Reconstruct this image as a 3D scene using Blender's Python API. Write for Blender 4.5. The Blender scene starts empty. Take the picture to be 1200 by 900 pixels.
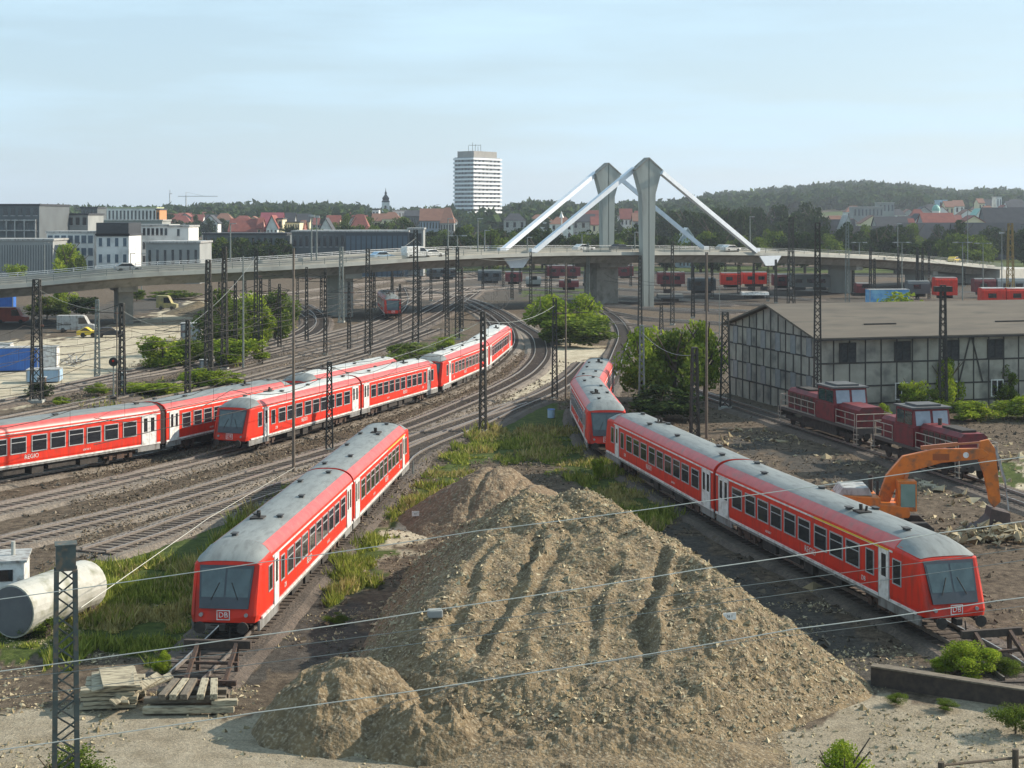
import bpy, math, random
import numpy as np
from mathutils import Vector, Matrix
random.seed(7); rng=np.random.default_rng(11)
S=bpy.context.scene; COL=S.collection; R=math.radians
# ---------------- camera, sky, sun, exposure
CZ=17.5; F=1850.0; HY=252.0
cd=bpy.data.cameras.new('camera'); cam=bpy.data.objects.new('camera',cd); COL.objects.link(cam); S.camera=cam
cam.location=(0,0,CZ); cam.rotation_euler=(R(90),0,0); cd.sensor_width=36; cd.lens=36*F/1200
cd.shift_y=-(450-HY)/1200; cd.clip_start=1; cd.clip_end=20000
EL=R(29); v=Vector((math.cos(EL)*.955,math.cos(EL)*.297,math.sin(EL)))
ld=bpy.data.lights.new('sun','SUN'); sun=bpy.data.objects.new('sun',ld); COL.objects.link(sun)
ld.energy=5.0; ld.angle=R(.6); ld.color=(1,.90,.76); sun.rotation_euler=v.to_track_quat('Z','Y').to_euler(); sun.location=(60,80,80)
W=bpy.data.worlds.new('World'); S.world=W; W.use_nodes=True; nt=W.node_tree; nt.nodes.clear()
sky=nt.nodes.new('ShaderNodeTexSky'); sky.sky_type='NISHITA'; sky.sun_disc=False; sky.sun_elevation=EL; sky.sun_rotation=math.atan2(v.x,v.y)
sky.air_density=1.0; sky.dust_density=1.2; sky.ozone_density=1.5
bg=nt.nodes.new('ShaderNodeBackground'); bg.inputs[1].default_value=.080; wo=nt.nodes.new('ShaderNodeOutputWorld')
tc=nt.nodes.new('ShaderNodeTexCoord'); mp=nt.nodes.new('ShaderNodeMapping'); mp.inputs['Scale'].default_value=(2,2,16); mp.inputs['Rotation'].default_value=(R(3),R(-6),0)
nz=nt.nodes.new('ShaderNodeTexNoise'); nz.inputs['Scale'].default_value=2.2; nz.inputs['Detail'].default_value=8
cr=nt.nodes.new('ShaderNodeValToRGB'); cr.color_ramp.elements[0].position=.50; cr.color_ramp.elements[1].position=.80
cr.color_ramp.elements[0].color=(.58,.58,.58,1); cr.color_ramp.elements[1].color=(1,1,1,1); cr.color_ramp.elements[0].position=.46; cr.color_ramp.elements[1].position=.72
mx=nt.nodes.new('ShaderNodeMixRGB'); mx.inputs[2].default_value=(5.3,7.5,8.9,1)
L=nt.links.new
L(tc.outputs['Generated'],mp.inputs[0]); L(mp.outputs[0],nz.inputs[0]); L(nz.outputs[0],cr.inputs[0]); L(cr.outputs[0],mx.inputs[0]); L(sky.outputs[0],mx.inputs[1]); L(mx.outputs[0],bg.inputs[0]); L(bg.outputs[0],wo.inputs[0])
S.view_settings.view_transform='Standard'; S.view_settings.look='None'; S.view_settings.exposure=.62; S.view_settings.gamma=1
# ---------------- helpers
def G(px,py,z=0.0):
    Y=F*(CZ-z)/(py-HY); return Vector(((px-600)*Y/F,Y,z))
def Yg(py): return F*CZ/(py-HY)
def At(px,py,Y): return Vector(((px-600)*Y/F,Y,CZ-(py-HY)*Y/F))
def Zy(py,Y): return CZ-(py-HY)*Y/F
def hashn(ix,iy,s=0):
    n=(ix.astype(np.int64)*374761393+iy.astype(np.int64)*668265263+s*974634777)&0x7fffffff
    n=((n^(n>>13))*1274126177)&0x7fffffff; n=n^(n>>16); return (n&0xffff)/65535.0
def vnoise(x,y,s=0):
    ix=np.floor(x);iy=np.floor(y);fx=x-ix;fy=y-iy;fx=fx*fx*(3-2*fx);fy=fy*fy*(3-2*fy)
    a=hashn(ix,iy,s);b=hashn(ix+1,iy,s);c=hashn(ix,iy+1,s);d=hashn(ix+1,iy+1,s)
    return (a*(1-fx)+b*fx)*(1-fy)+(c*(1-fx)+d*fx)*fy
def fbm(x,y,o=4,s=0):
    t=0;a=.5
    for i in range(o): t=t+a*vnoise(x*2**i,y*2**i,s+i); a*=.5
    return t
# ---- materials
MATS={}
def mat(name,c1,c2=None,scale=4.0,rough=.7,metal=0.0,bump=0.0,bscale=None,detail=5,c3=None,spec=.5,lo=.35,hi=.65,dirt=None,coord='Object',stretch=None,coat=0):
    if name in MATS: return MATS[name]
    m=bpy.data.materials.new(name); m.use_nodes=True; n=m.node_tree; b=n.nodes['Principled BSDF']; l=n.links.new
    b.inputs['Roughness'].default_value=rough; b.inputs['Metallic'].default_value=metal; b.inputs['Specular IOR Level'].default_value=spec
    b.inputs['Coat Weight'].default_value=coat
    c2=c2 or tuple(x*.75 for x in c1)
    t=n.nodes.new('ShaderNodeTexCoord'); src=t.outputs[coord]
    if stretch:
        mp=n.nodes.new('ShaderNodeMapping'); mp.inputs['Scale'].default_value=stretch; l(src,mp.inputs[0]); src=mp.outputs[0]
    x=n.nodes.new('ShaderNodeTexNoise'); x.inputs['Scale'].default_value=scale; x.inputs['Detail'].default_value=detail; x.inputs['Roughness'].default_value=.6; l(src,x.inputs[0])
    r=n.nodes.new('ShaderNodeValToRGB'); e=r.color_ramp.elements; e[0].position=lo; e[1].position=hi; e[0].color=(*c1,1); e[1].color=(*c2,1)
    if c3: q=e.new((lo+hi)/2); q.color=(*c3,1)
    l(x.outputs[0],r.inputs[0]); col=r.outputs[0]
    if dirt:
        x2=n.nodes.new('ShaderNodeTexNoise'); x2.inputs['Scale'].default_value=dirt[1]; x2.inputs['Detail'].default_value=8; l(src,x2.inputs[0])
        r2=n.nodes.new('ShaderNodeValToRGB'); r2.color_ramp.elements[0].position=.5; r2.color_ramp.elements[1].position=.72; l(x2.outputs[0],r2.inputs[0])
        mm=n.nodes.new('ShaderNodeMixRGB'); mm.inputs[2].default_value=(*dirt[0],1); l(r2.outputs[0],mm.inputs[0]); l(col,mm.inputs[1]); col=mm.outputs[0]
    l(col,b.inputs['Base Color'])
    if bump:
        y=n.nodes.new('ShaderNodeTexNoise'); y.inputs['Scale'].default_value=bscale or scale*4; y.inputs['Detail'].default_value=6; l(src,y.inputs[0])
        bp=n.nodes.new('ShaderNodeBump'); bp.inputs['Strength'].default_value=min(bump,1); bp.inputs['Distance'].default_value=.1; l(y.outputs[0],bp.inputs['Height']); l(bp.outputs[0],b.inputs['Normal'])
    MATS[name]=m; return m
def leafmat(name,ca,cb,trans=.25):
    m=bpy.data.materials.new(name); m.use_nodes=True; n=m.node_tree; n.nodes.clear(); l=n.links.new
    g=n.nodes.new('ShaderNodeNewGeometry'); r=n.nodes.new('ShaderNodeValToRGB'); r.color_ramp.elements[0].color=(*ca,1); r.color_ramp.elements[1].color=(*cb,1)
    l(g.outputs['Random Per Island'],r.inputs[0])
    t=n.nodes.new('ShaderNodeTexCoord'); x=n.nodes.new('ShaderNodeTexNoise'); x.inputs['Scale'].default_value=1.3; l(t.outputs['Object'],x.inputs[0])
    mm=n.nodes.new('ShaderNodeMixRGB'); mm.blend_type='MULTIPLY'; mm.inputs[0].default_value=.6; l(r.outputs[0],mm.inputs[1])
    r2=n.nodes.new('ShaderNodeValToRGB'); r2.color_ramp.elements[0].position=.35; r2.color_ramp.elements[0].color=(.45,.5,.45,1); r2.color_ramp.elements[1].position=.65; r2.color_ramp.elements[1].color=(1.25,1.2,1,1)
    l(x.outputs[0],r2.inputs[0]); l(r2.outputs[0],mm.inputs[2])
    d=n.nodes.new('ShaderNodeBsdfDiffuse'); tr=n.nodes.new('ShaderNodeBsdfTranslucent'); ms=n.nodes.new('ShaderNodeMixShader'); ms.inputs[0].default_value=trans
    l(mm.outputs[0],d.inputs[0]); l(mm.outputs[0],tr.inputs[0]); l(d.outputs[0],ms.inputs[1]); l(tr.outputs[0],ms.inputs[2])
    o=n.nodes.new('ShaderNodeOutputMaterial'); l(ms.outputs[0],o.inputs[0]); MATS[name]=m; return m
def tag(o,label=None,cat=None,group=None,kind=None):
    if label:o['label']=label
    if cat:o['category']=cat
    if group:o['group']=group
    if kind:o['kind']=kind
    return o
def empty(name,loc=(0,0,0),rz=0,label=None,cat=None,group=None,kind=None,parent=None):
    o=bpy.data.objects.new(name,None); COL.objects.link(o); o.location=loc; o.rotation_euler=(0,0,rz); o.empty_display_size=.3
    if parent:o.parent=parent
    return tag(o,label,cat,group,kind)
class MB:
    def __init__(s): s.v=[];s.f=[];s.m=[]
    def add(s,vs,fs,mi=0):
        b=len(s.v); s.v+= [tuple(x) for x in vs]; s.f+=[tuple(b+i for i in f) for f in fs]; s.m+=[mi]*len(fs); return s
    def box(s,x0,x1,y0,y1,z0,z1,mi=0):
        return s.add([(x0,y0,z0),(x1,y0,z0),(x1,y1,z0),(x0,y1,z0),(x0,y0,z1),(x1,y0,z1),(x1,y1,z1),(x0,y1,z1)],
            [(0,3,2,1),(4,5,6,7),(0,1,5,4),(1,2,6,5),(2,3,7,6),(3,0,4,7)],mi)
    def rbox(s,c,sz,rz=0,mi=0,rx=0,ry=0):
        M=Matrix.Translation(c)@Matrix.Rotation(rz,4,'Z')@Matrix.Rotation(ry,4,'Y')@Matrix.Rotation(rx,4,'X'); a,b,h=[q/2 for q in sz]
        vs=[M@Vector(p) for p in [(-a,-b,-h),(a,-b,-h),(a,b,-h),(-a,b,-h),(-a,-b,h),(a,-b,h),(a,b,h),(-a,b,h)]]
        return s.add(vs,[(0,3,2,1),(4,5,6,7),(0,1,5,4),(1,2,6,5),(2,3,7,6),(3,0,4,7)],mi)
    def beam(s,p,q,w,h=None,mi=0):
        p=Vector(p);q=Vector(q);h=h or w;d=(q-p)
        if d.length<1e-6:return s
        d.normalize(); u=Vector((0,0,1)) if abs(d.z)<.95 else Vector((0,1,0)); a=d.cross(u).normalized()*w/2; b=a.normalized().cross(d)*h/2
        vs=[p-a-b,p+a-b,p+a+b,p-a+b,q-a-b,q+a-b,q+a+b,q-a+b]
        return s.add(vs,[(0,3,2,1),(4,5,6,7),(0,1,5,4),(1,2,6,5),(2,3,7,6),(3,0,4,7)],mi)
    def tube(s,p,q,r,n=8,r2=None,mi=0,cap=True):
        p=Vector(p);q=Vector(q);r2=r if r2 is None else r2;d=(q-p).normalized(); u=Vector((0,0,1)) if abs(d.z)<.95 else Vector((0,1,0)); a=d.cross(u).normalized(); b=a.cross(d)
        vs=[p+(a*math.cos(t)+b*math.sin(t))*r for t in [2*math.pi*i/n for i in range(n)]]+[q+(a*math.cos(t)+b*math.sin(t))*r2 for t in [2*math.pi*i/n for i in range(n)]]
        fs=[(i,(i+1)%n,n+(i+1)%n,n+i) for i in range(n)]
        if cap: fs+=[tuple(range(n))[::-1],tuple(range(n,2*n))]
        return s.add(vs,fs,mi)
    def path(s,pts,r,n=5,mi=0):
        for a,b in zip(pts[:-1],pts[1:]): s.tube(a,b,r,n,mi=mi)
        return s
    def prism(s,poly,ax,a0,a1,mi=0):  # poly 2D, extruded along ax ('x','y','z')
        n=len(poly)
        def P(p,a): return {'x':(a,p[0],p[1]),'y':(p[0],a,p[1]),'z':(p[0],p[1],a)}[ax]
        return s.add([P(p,a0) for p in poly]+[P(p,a1) for p in poly],[tuple(range(n)),tuple(range(2*n-1,n-1,-1))]+[(i,n+i,n+(i+1)%n,(i+1)%n) for i in range(n)],mi)
    def loft(s,rings,mi=0,close=False,caps=False):
        n=len(rings[0]); vs=[p for r in rings for p in r]; fs=[]
        for k in range(len(rings)-1):
            for i in range(n if close else n-1):
                j=(i+1)%n; fs.append((k*n+i,k*n+j,(k+1)*n+j,(k+1)*n+i))
        if caps: fs+=[tuple(range(n)),tuple(range(len(vs)-1,len(vs)-n-1,-1))]
        return s.add(vs,fs,mi)
    def mesh(s,name,mats,smooth=False):
        me=bpy.data.meshes.new(name); me.from_pydata(s.v,[],s.f)
        for m in (mats if isinstance(mats,(list,tuple)) else [mats]): me.materials.append(m)
        me.polygons.foreach_set('material_index',s.m)
        import bmesh as B
        b=B.new(); b.from_mesh(me); B.ops.recalc_face_normals(b,faces=b.faces); b.to_mesh(me); b.free()
        if smooth: me.polygons.foreach_set('use_smooth',[True]*len(me.polygons))
        me.update(); return me
    def build(s,name,mats,parent=None,label=None,cat=None,group=None,kind=None,smooth=False,loc=None,rz=0,bevel=0):
        o=bpy.data.objects.new(name,s.mesh(name,mats,smooth)); COL.objects.link(o)
        if parent:o.parent=parent
        if loc is not None:o.location=loc
        if rz:o.rotation_euler[2]=rz
        if bevel:
            b=o.modifiers.new('b','BEVEL'); b.width=bevel; b.segments=2; b.limit_method='ANGLE'
        return tag(o,label,cat,group,kind)
def inst(me,name,parent,loc=(0,0,0),rz=0,sc=None):
    o=bpy.data.objects.new(name,me); COL.objects.link(o); o.parent=parent; o.location=loc; o.rotation_euler[2]=rz
    if sc:o.scale=sc
    return o
def copy_tree(o,parent=None):
    c=o.copy(); COL.objects.link(c); c.parent=parent
    for ch in CH.get(o.name,[]): 
        k=copy_tree(ch,c)
        CH.setdefault(c.name,[]).append(k)
    return c
CH={}
def index_children(root):
    allc={}
    for o in COL.objects:
        if o.parent: allc.setdefault(o.parent.name,[]).append(o)
    CH.clear(); CH.update(allc)
def npmesh(name,vs,nq,mats,parent=None,k=4,smooth=False,**t):
    """vs (N*k,3) array, each k verts one face"""
    me=bpy.data.meshes.new(name); N=len(vs); nf=N//k
    me.vertices.add(N); me.vertices.foreach_set('co',vs.astype(np.float32).ravel())
    me.loops.add(N); me.loops.foreach_set('vertex_index',np.arange(N,dtype=np.int32))
    me.polygons.add(nf); me.polygons.foreach_set('loop_start',np.arange(0,N,k,dtype=np.int32)); me.polygons.foreach_set('loop_total',np.full(nf,k,dtype=np.int32))
    for m in (mats if isinstance(mats,(list,tuple)) else [mats]): me.materials.append(m)
    me.update(calc_edges=True); 
    if nq is None: return me
    o=bpy.data.objects.new(name,me); COL.objects.link(o)
    if parent:o.parent=parent
    return tag(o,**t)
def gridmesh(name,X,Y,Z,m,cols=None,smooth=True,parent=None,**t):
    r,c=X.shape; me=bpy.data.meshes.new(name); me.vertices.add(r*c)
    me.vertices.foreach_set('co',np.stack([X,Y,Z],-1).astype(np.float32).ravel())
    i=np.arange(r*c).reshape(r,c); q=np.stack([i[:-1,:-1],i[:-1,1:],i[1:,1:],i[1:,:-1]],-1).reshape(-1,4)
    if t.pop('hide',None) is not None: pass
    me.loops.add(q.size); me.loops.foreach_set('vertex_index',q.ravel().astype(np.int32))
    me.polygons.add(len(q)); me.polygons.foreach_set('loop_start',np.arange(0,q.size,4,dtype=np.int32)); me.polygons.foreach_set('loop_total',np.full(len(q),4,dtype=np.int32))
    me.polygons.foreach_set('use_smooth',np.full(len(q),smooth))
    me.materials.append(m); me.update(calc_edges=True)
    if cols is not None:
        a=me.color_attributes.new('mask','FLOAT_COLOR','POINT'); cc=np.ones((r*c,4),np.float32); cc[:,:3]=cols.reshape(-1,3); a.data.foreach_set('color',cc.ravel())
    o=bpy.data.objects.new(name,me); COL.objects.link(o)
    if parent:o.parent=parent
    return tag(o,**t)
def text_mesh(txt,size,m,ext=.004):
    c=bpy.data.curves.new('t','FONT'); c.body=txt; c.size=size; c.extrude=ext; c.align_x='CENTER'; c.align_y='CENTER'; c.resolution_u=2
    o=bpy.data.objects.new('t',c); COL.objects.link(o); dg=bpy.context.evaluated_depsgraph_get(); me=bpy.data.meshes.new_from_object(o.evaluated_get(dg)); bpy.data.objects.remove(o)
    me.materials.clear(); me.materials.append(m); return me
# palette
red=mat('train_red',(.66,.030,.008),(.54,.022,.010),1.5,rough=.5,spec=.3,dirt=((.34,.035,.02),2.2),stretch=(1.3,1,.3))
redroof=mat('red_sky_sheen',(.58,.10,.09),(.50,.07,.065),2.,rough=.42,dirt=((.36,.12,.10),1.5))  # roof-edge red with the sky's reflected pink sheen put into its colour
grey_roof=mat('roof_grey',(.215,.23,.22),(.17,.18,.172),1.2,rough=.55,dirt=((.13,.135,.13),2.2),stretch=(.5,2,1))
pale_roof=mat('roof_pale',(.58,.57,.52),(.45,.45,.43),1.2,rough=.5,dirt=((.40,.39,.36),2.2),stretch=(.5,2,1))
white=mat('white_paint',(.74,.73,.70),(.62,.60,.57),3,rough=.4,dirt=((.42,.38,.34),3))
skg=mat('skirt_grey',(.24,.235,.225),(.16,.155,.145),3,rough=.7,dirt=((.10,.08,.065),3),stretch=(1,1,.4))
lgrey=mat('light_grey_paint',(.40,.40,.38),(.28,.28,.27),3,rough=.6,dirt=((.15,.12,.10),3),stretch=(1,1,.4))
glass=mat('dark_glass',(.012,.014,.018),(.02,.022,.028),2,rough=.06,spec=.8)
glassg=mat('cab_glass',(.03,.05,.05),(.05,.08,.08),2,rough=.05,spec=1)
frame=mat('window_frame',(.40,.40,.40),(.3,.3,.3),5,rough=.5)
black=mat('underframe_black',(.02,.018,.016),(.05,.04,.033),3,rough=.85)
rust=mat('rusty_steel',(.10,.055,.035),(.05,.035,.03),6,rough=.9,bump=.3)
railst=mat('rail_steel',(.36,.31,.27),(.50,.46,.42),6,rough=.35,metal=.7)
dkred=mat('dark_loco_red',(.17,.016,.02),(.12,.014,.017),2,rough=.6,dirt=((.07,.02,.02),2))
cream=mat('cream_rail',(.36,.31,.25),(.25,.20,.16),6,rough=.6)
lat=mat('mast_steel',(.028,.027,.024),(.06,.052,.042),5,rough=.85)
latg=mat('mast_galvanised',(.22,.24,.22),(.15,.165,.155),5,rough=.6,metal=.3)
polem=mat('pole_brown',(.16,.12,.09),(.11,.09,.07),3,rough=.8)
conc=mat('concrete',(.40,.40,.36),(.33,.33,.30),.3,rough=.9,dirt=((.25,.245,.22),.35),stretch=(1,1,.25),bump=.1,bscale=3)
concd=mat('concrete_dark',(.30,.285,.25),(.22,.21,.185),.5,rough=.9,dirt=((.15,.14,.12),.8))
stay=mat('stay_white',(.66,.70,.74),(.56,.6,.65),1,rough=.5)
asph=mat('asphalt',(.06,.06,.06),(.085,.08,.075),1,rough=.9)
ballast=mat('ballast',(.155,.120,.092),(.07,.055,.045),5,rough=1,bump=1,bscale=9,c3=(.11,.086,.068),detail=8,lo=.3,hi=.7,dirt=((.055,.043,.034),.45))
ballastp=mat('ballast_pale',(.27,.22,.17),(.11,.09,.07),5,rough=1,bump=1,bscale=9,c3=(.18,.15,.12),detail=8,lo=.3,hi=.7,dirt=((.09,.07,.055),.4))
sleep=mat('sleeper_wood',(.075,.055,.042),(.04,.03,.025),4,rough=.95)
orange=mat('excavator_orange',(.62,.17,.015),(.5,.13,.015),2,rough=.5,dirt=((.2,.09,.04),2.5))
wood=mat('weathered_wood',(.42,.37,.26),(.26,.22,.15),2.5,rough=.9,stretch=(1,6,6),dirt=((.12,.10,.07),2.5),bump=.3)
insul=mat('insulator',(.25,.12,.08),(.2,.1,.07),5,rough=.3)
yel=mat('yellow_stripe',(.72,.50,.03),(.62,.42,.03),3,rough=.5)
slate=mat('dark_slate',(.045,.048,.055),(.03,.032,.038),.4,rough=.8)
terra=mat('red_tiles',(.25,.075,.055),(.18,.055,.045),.5,rough=.9)
terra2=mat('orange_tiles',(.24,.115,.075),(.19,.09,.06),.5,rough=.9)
wwhite=mat('render_white',(.72,.71,.68),(.6,.6,.58),.15,rough=.9,dirt=((.45,.44,.42),.3))
wcream=mat('render_cream',(.68,.60,.40),(.6,.53,.36),.15,rough=.9)
wpink=mat('render_pink',(.6,.33,.27),(.53,.29,.24),.15,rough=.9)
wgrey=mat('render_grey',(.28,.29,.28),(.22,.23,.225),.15,rough=.9)
wdk=mat('cladding_dark',(.10,.115,.12),(.075,.085,.09),.15,rough=.7)
blue=mat('blue_paint',(.03,.12,.42),(.04,.16,.5),1,rough=.5)
pblue=mat('pale_blue_paint',(.35,.5,.62),(.3,.42,.55),1,rough=.5)
greenm=mat('copper_green',(.2,.42,.36),(.16,.35,.3),1,rough=.6)
bark=mat('bark',(.10,.075,.05),(.06,.045,.03),6,rough=.95)
wire=mat('wire_copper',(.25,.27,.25),(.2,.2,.18),3,rough=.5,metal=.5)
wirep=mat('wire_pale',(.55,.53,.45),(.45,.43,.38),3,rough=.5)
# ---------------- the land
def skyl(px):
    return np.interp(px,[-400,0,180,250,300,350,400,450,500,540,600,620,680,740,800,850,900,960,1010,1070,1120,1160,1200,1600],
       [244,244,243,240,238,240,238,245,245,243,243,236,241,239,235,230,225,219,216,221,227,224,226,232])
def crestY(px): return np.interp(px,[-400,500,800,900,1600],[1500,1500,1700,2400,2400])
def terr(X,Y):
    X=np.asarray(X,float);Y=np.asarray(Y,float)
    px=600+X*F/np.maximum(Y,1); yc=crestY(px); zc=CZ+(HY-skyl(px))*yc/F-13
    t=np.clip((Y-480)/(yc-480),0,1); t=t*t*(3-2*t)*.6+t*.4
    u=np.clip((Y-yc)/2500,0,1)
    return zc*t*(1-.5*u)
def T(px,Y): return float(terr((px-600)*Y/F,Y))
def inpoly(px,py,poly):
    r=np.zeros(px.shape,bool); n=len(poly)
    for i in range(n):
        x0,y0=poly[i];x1,y1=poly[(i+1)%n]
        if y0==y1: continue
        c=((y0>py)!=(y1>py))&(px<(x1-x0)*(py-y0)/(y1-y0)+x0); r^=c
    return r
GRASS=[[(110,650),(200,625),(300,592),(350,560),(330,600),(225,770),(130,765),(70,735),(30,700)],
 [(375,700),(430,625),(485,572),(545,515),(585,492),(640,472),(690,480),(705,530),(800,600),(760,620),(700,580),(640,545),(560,540),(505,590),(470,610),(430,680),(395,700)],
 [(165,432),(190,400),(240,395),(250,350),(345,345),(345,385),(300,405),(240,425)],
 [(70,475),(200,445),(300,425),(320,432),(200,462),(120,482)],
 [(390,430),(500,402),(545,385),(520,408),(470,425),(400,440)],
 [(1150,540),(1200,535),(1200,560),(1160,560)],[(1030,440),(1200,440),(1200,490),(1080,485)],
 [(0,700),(60,680),(120,740),(100,765),(40,770),(0,760)],[(1080,770),(1200,760),(1200,800),(1090,795)],
 [(600,335),(700,335),(700,360),(640,365)]]
PALE=[[(-200,484),(-200,405),(0,402),(90,392),(130,382),(180,372),(190,355),(330,343),(345,368),(270,385),(215,412),(160,425),(165,440),(60,464),(0,480)],
 [(-200,835),(150,828),(330,850),(600,905),(850,872),(1030,815),(1400,850),(1400,1100),(-200,1100)],
 [(590,480),(610,440),(660,395),(725,410),(690,425),(670,440)],[(1060,545),(1200,535),(1300,560),(1120,575)],
 [(400,640),(480,600),(500,620),(410,690)]]
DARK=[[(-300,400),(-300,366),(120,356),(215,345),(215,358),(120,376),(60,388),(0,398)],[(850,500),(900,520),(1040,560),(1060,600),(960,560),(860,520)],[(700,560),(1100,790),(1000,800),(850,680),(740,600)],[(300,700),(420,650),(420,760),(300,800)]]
def masks(X,Y):
    px=600+X*F/Y; py=HY+F*CZ/Y
    sc=(py-HY)/300
    jx=(fbm(X*.8,Y*.8,4,3)-.47)*60*sc; jy=(fbm(X*.8+50,Y*.4,4,9)-.47)*40*sc
    out=[]
    for P in (GRASS,PALE,DARK):
        m=np.zeros(X.shape)
        for p in P: m=np.maximum(m,inpoly(px+jx,py+jy,p))
        out.append(m)
    out[1]=out[1]*np.where(Y>85,1.,.58)
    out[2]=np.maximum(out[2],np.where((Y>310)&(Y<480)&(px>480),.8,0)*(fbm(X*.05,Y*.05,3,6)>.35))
    out[0]=np.where(Y>480,np.maximum(out[0],(fbm(X*.02,Y*.02,3,5)>.42)*1.),out[0])
    return out
def ground_z(X,Y): 
    return terr(X,Y)-.14+.10*(fbm(X*.7,Y*.7,3,2)-.5)
rows=20*1.0085**np.arange(700); rows=np.append(rows,[9000,12000]); tt=np.linspace(-.62,.62,560)
GX=tt[None,:]*rows[:,None]; GY=np.repeat(rows[:,None],len(tt),1); GXY=ground_z(GX,GY); mk=masks(GX,GY)
gm=bpy.data.materials.new('ground_soil'); gm.use_nodes=True; n=gm.node_tree; b=n.nodes['Principled BSDF']; l=n.links.new; b.inputs['Roughness'].default_value=1; b.inputs['Specular IOR Level'].default_value=.15
tcn=n.nodes.new('ShaderNodeTexCoord')
def noise(sc,det=8,rg=.6):
    x=n.nodes.new('ShaderNodeTexNoise'); x.inputs['Scale'].default_value=sc; x.inputs['Detail'].default_value=det; x.inputs['Roughness'].default_value=rg; l(tcn.outputs['Object'],x.inputs[0]); return x.outputs[0]
def ramp(src,stops):
    r=n.nodes.new('ShaderNodeValToRGB'); e=r.color_ramp.elements
    while len(e)<len(stops): e.new(.5)
    for q,(p,c) in zip(e,stops): q.position=p; q.color=(*c,1)
    l(src,r.inputs[0]); return r.outputs[0]
def mixc(f,a,bb,mode='MIX'):
    m=n.nodes.new('ShaderNodeMixRGB'); m.blend_type=mode
    for i,s in enumerate((f,a,bb)):
        if hasattr(s,'node'): l(s,m.inputs[i])
        elif isinstance(s,tuple): m.inputs[i].default_value=(*s,1)
        else: m.inputs[i].default_value=s
    return m.outputs[0]
va=n.nodes.new('ShaderNodeVertexColor'); va.layer_name='mask'; sp=n.nodes.new('ShaderNodeSeparateColor'); l(va.outputs[0],sp.inputs[0])
base=ramp(noise(2.4),[(.3,(.05,.038,.028)),(.5,(.115,.088,.064)),(.72,(.19,.150,.11))])
fine=ramp(noise(11,5,.8),[(.35,(.55,.55,.55)),(.62,(1.3,1.28,1.22))])
pale=ramp(noise(1.1),[(.3,(.36,.31,.225)),(.5,(.47,.415,.315)),(.7,(.56,.50,.39))])
grs=ramp(noise(2.0),[(.3,(.03,.045,.012)),(.55,(.07,.095,.022)),(.75,(.13,.14,.045))])
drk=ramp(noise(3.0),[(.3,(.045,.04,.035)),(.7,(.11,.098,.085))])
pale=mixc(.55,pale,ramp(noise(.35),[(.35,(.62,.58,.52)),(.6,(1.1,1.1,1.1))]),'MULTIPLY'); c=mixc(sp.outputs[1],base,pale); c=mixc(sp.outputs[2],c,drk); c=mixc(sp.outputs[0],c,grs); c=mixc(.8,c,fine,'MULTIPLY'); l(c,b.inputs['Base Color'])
bp=n.nodes.new('ShaderNodeBump'); bp.inputs['Strength'].default_value=.9; bp.inputs['Distance'].default_value=.12; l(noise(7,8,.75),bp.inputs['Height']); l(bp.outputs[0],b.inputs['Normal'])
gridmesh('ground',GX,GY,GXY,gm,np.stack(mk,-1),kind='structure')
# ---------------- tracks
def smooth_path(P,step=1.0):
    P=[Vector(p) for p in P]; P=[P[0]*2-P[1]]+P+[P[-1]*2-P[-2]]; out=[]
    for i in range(1,len(P)-2):
        a,b_,c_,d=P[i-1:i+3]; k=max(2,int((c_-b_).length/4))
        for j in range(k):
            t=j/k; out.append(.5*((2*b_)+(-a+c_)*t+(2*a-5*b_+4*c_-d)*t*t+(-a+3*b_-3*c_+d)*t**3))
    out.append(P[-2]); 
    res=[out[0]];acc=0   # resample
    for p,q in zip(out[:-1],out[1:]):
        d=(q-p).length; pos=0
        while acc+(d-pos)>=step: pos+=step-acc; acc=0; res.append(p.lerp(q,pos/d))
        acc+=d-pos
    return res
def track(pix,mt=None,world=False,sleepers=True,wid=1.75,k=0):
    P=[Vector((p[0],p[1],0)) for p in pix] if world else [G(*p) for p in pix]
    C=smooth_path(P,.62); off=.003*k
    def nrm(i):
        a=C[max(0,i-1)];b_=C[min(len(C)-1,i+1)]; d=(b_-a).normalized(); return Vector((-d.y,d.x,0)),d
    sub=list(range(0,len(C),4)); 
    if sub[-1]!=len(C)-1: sub.append(len(C)-1)
    m=MB(); rings=[]; d0=(C[0]-C[2]).normalized()*1.2; d1=(C[-1]-C[-3]).normalized()*1.2
    for i in sub:
        nn,_=nrm(i); w=wid+random.uniform(-.12,.12); rings.append([C[i]+nn*(w+.5)+Vector((0,0,-.22)),C[i]+nn*w+Vector((0,0,.04+off)),C[i]-nn*w+Vector((0,0,.04+off)),C[i]-nn*(w+.5)+Vector((0,0,-.22))])
    e0=[Vector((q.x,q.y,-.25))+d0 for q in rings[0]]; e1=[Vector((q.x,q.y,-.25))+d1 for q in rings[-1]]
    m.loft([e0]+rings+[e1])
    root=m.build('track_bed',mt or ballast,kind='structure')
    for sgn in (-1,1):
        m=MB(); rings=[]
        for i in sub:
            nn,_=nrm(i); c0=C[i]+nn*sgn*.7525
            rings.append([c0+nn*.035+Vector((0,0,.07)),c0+nn*.035+Vector((0,0,.21+off)),c0-nn*.035+Vector((0,0,.21+off)),c0-nn*.035+Vector((0,0,.07))])
        m.loft(rings); m.build('rail',railst,root)
    if sleepers:
        m=MB()
        for i in range(0,len(C)):
            nn,d=nrm(i); m.rbox(C[i]+Vector((0,0,.02)),(.24,2.55,.12+.004*(i%2)),math.atan2(d.y,d.x))
        m.build('sleepers',sleep,root)['kind']='stuff'
    return C
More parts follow.
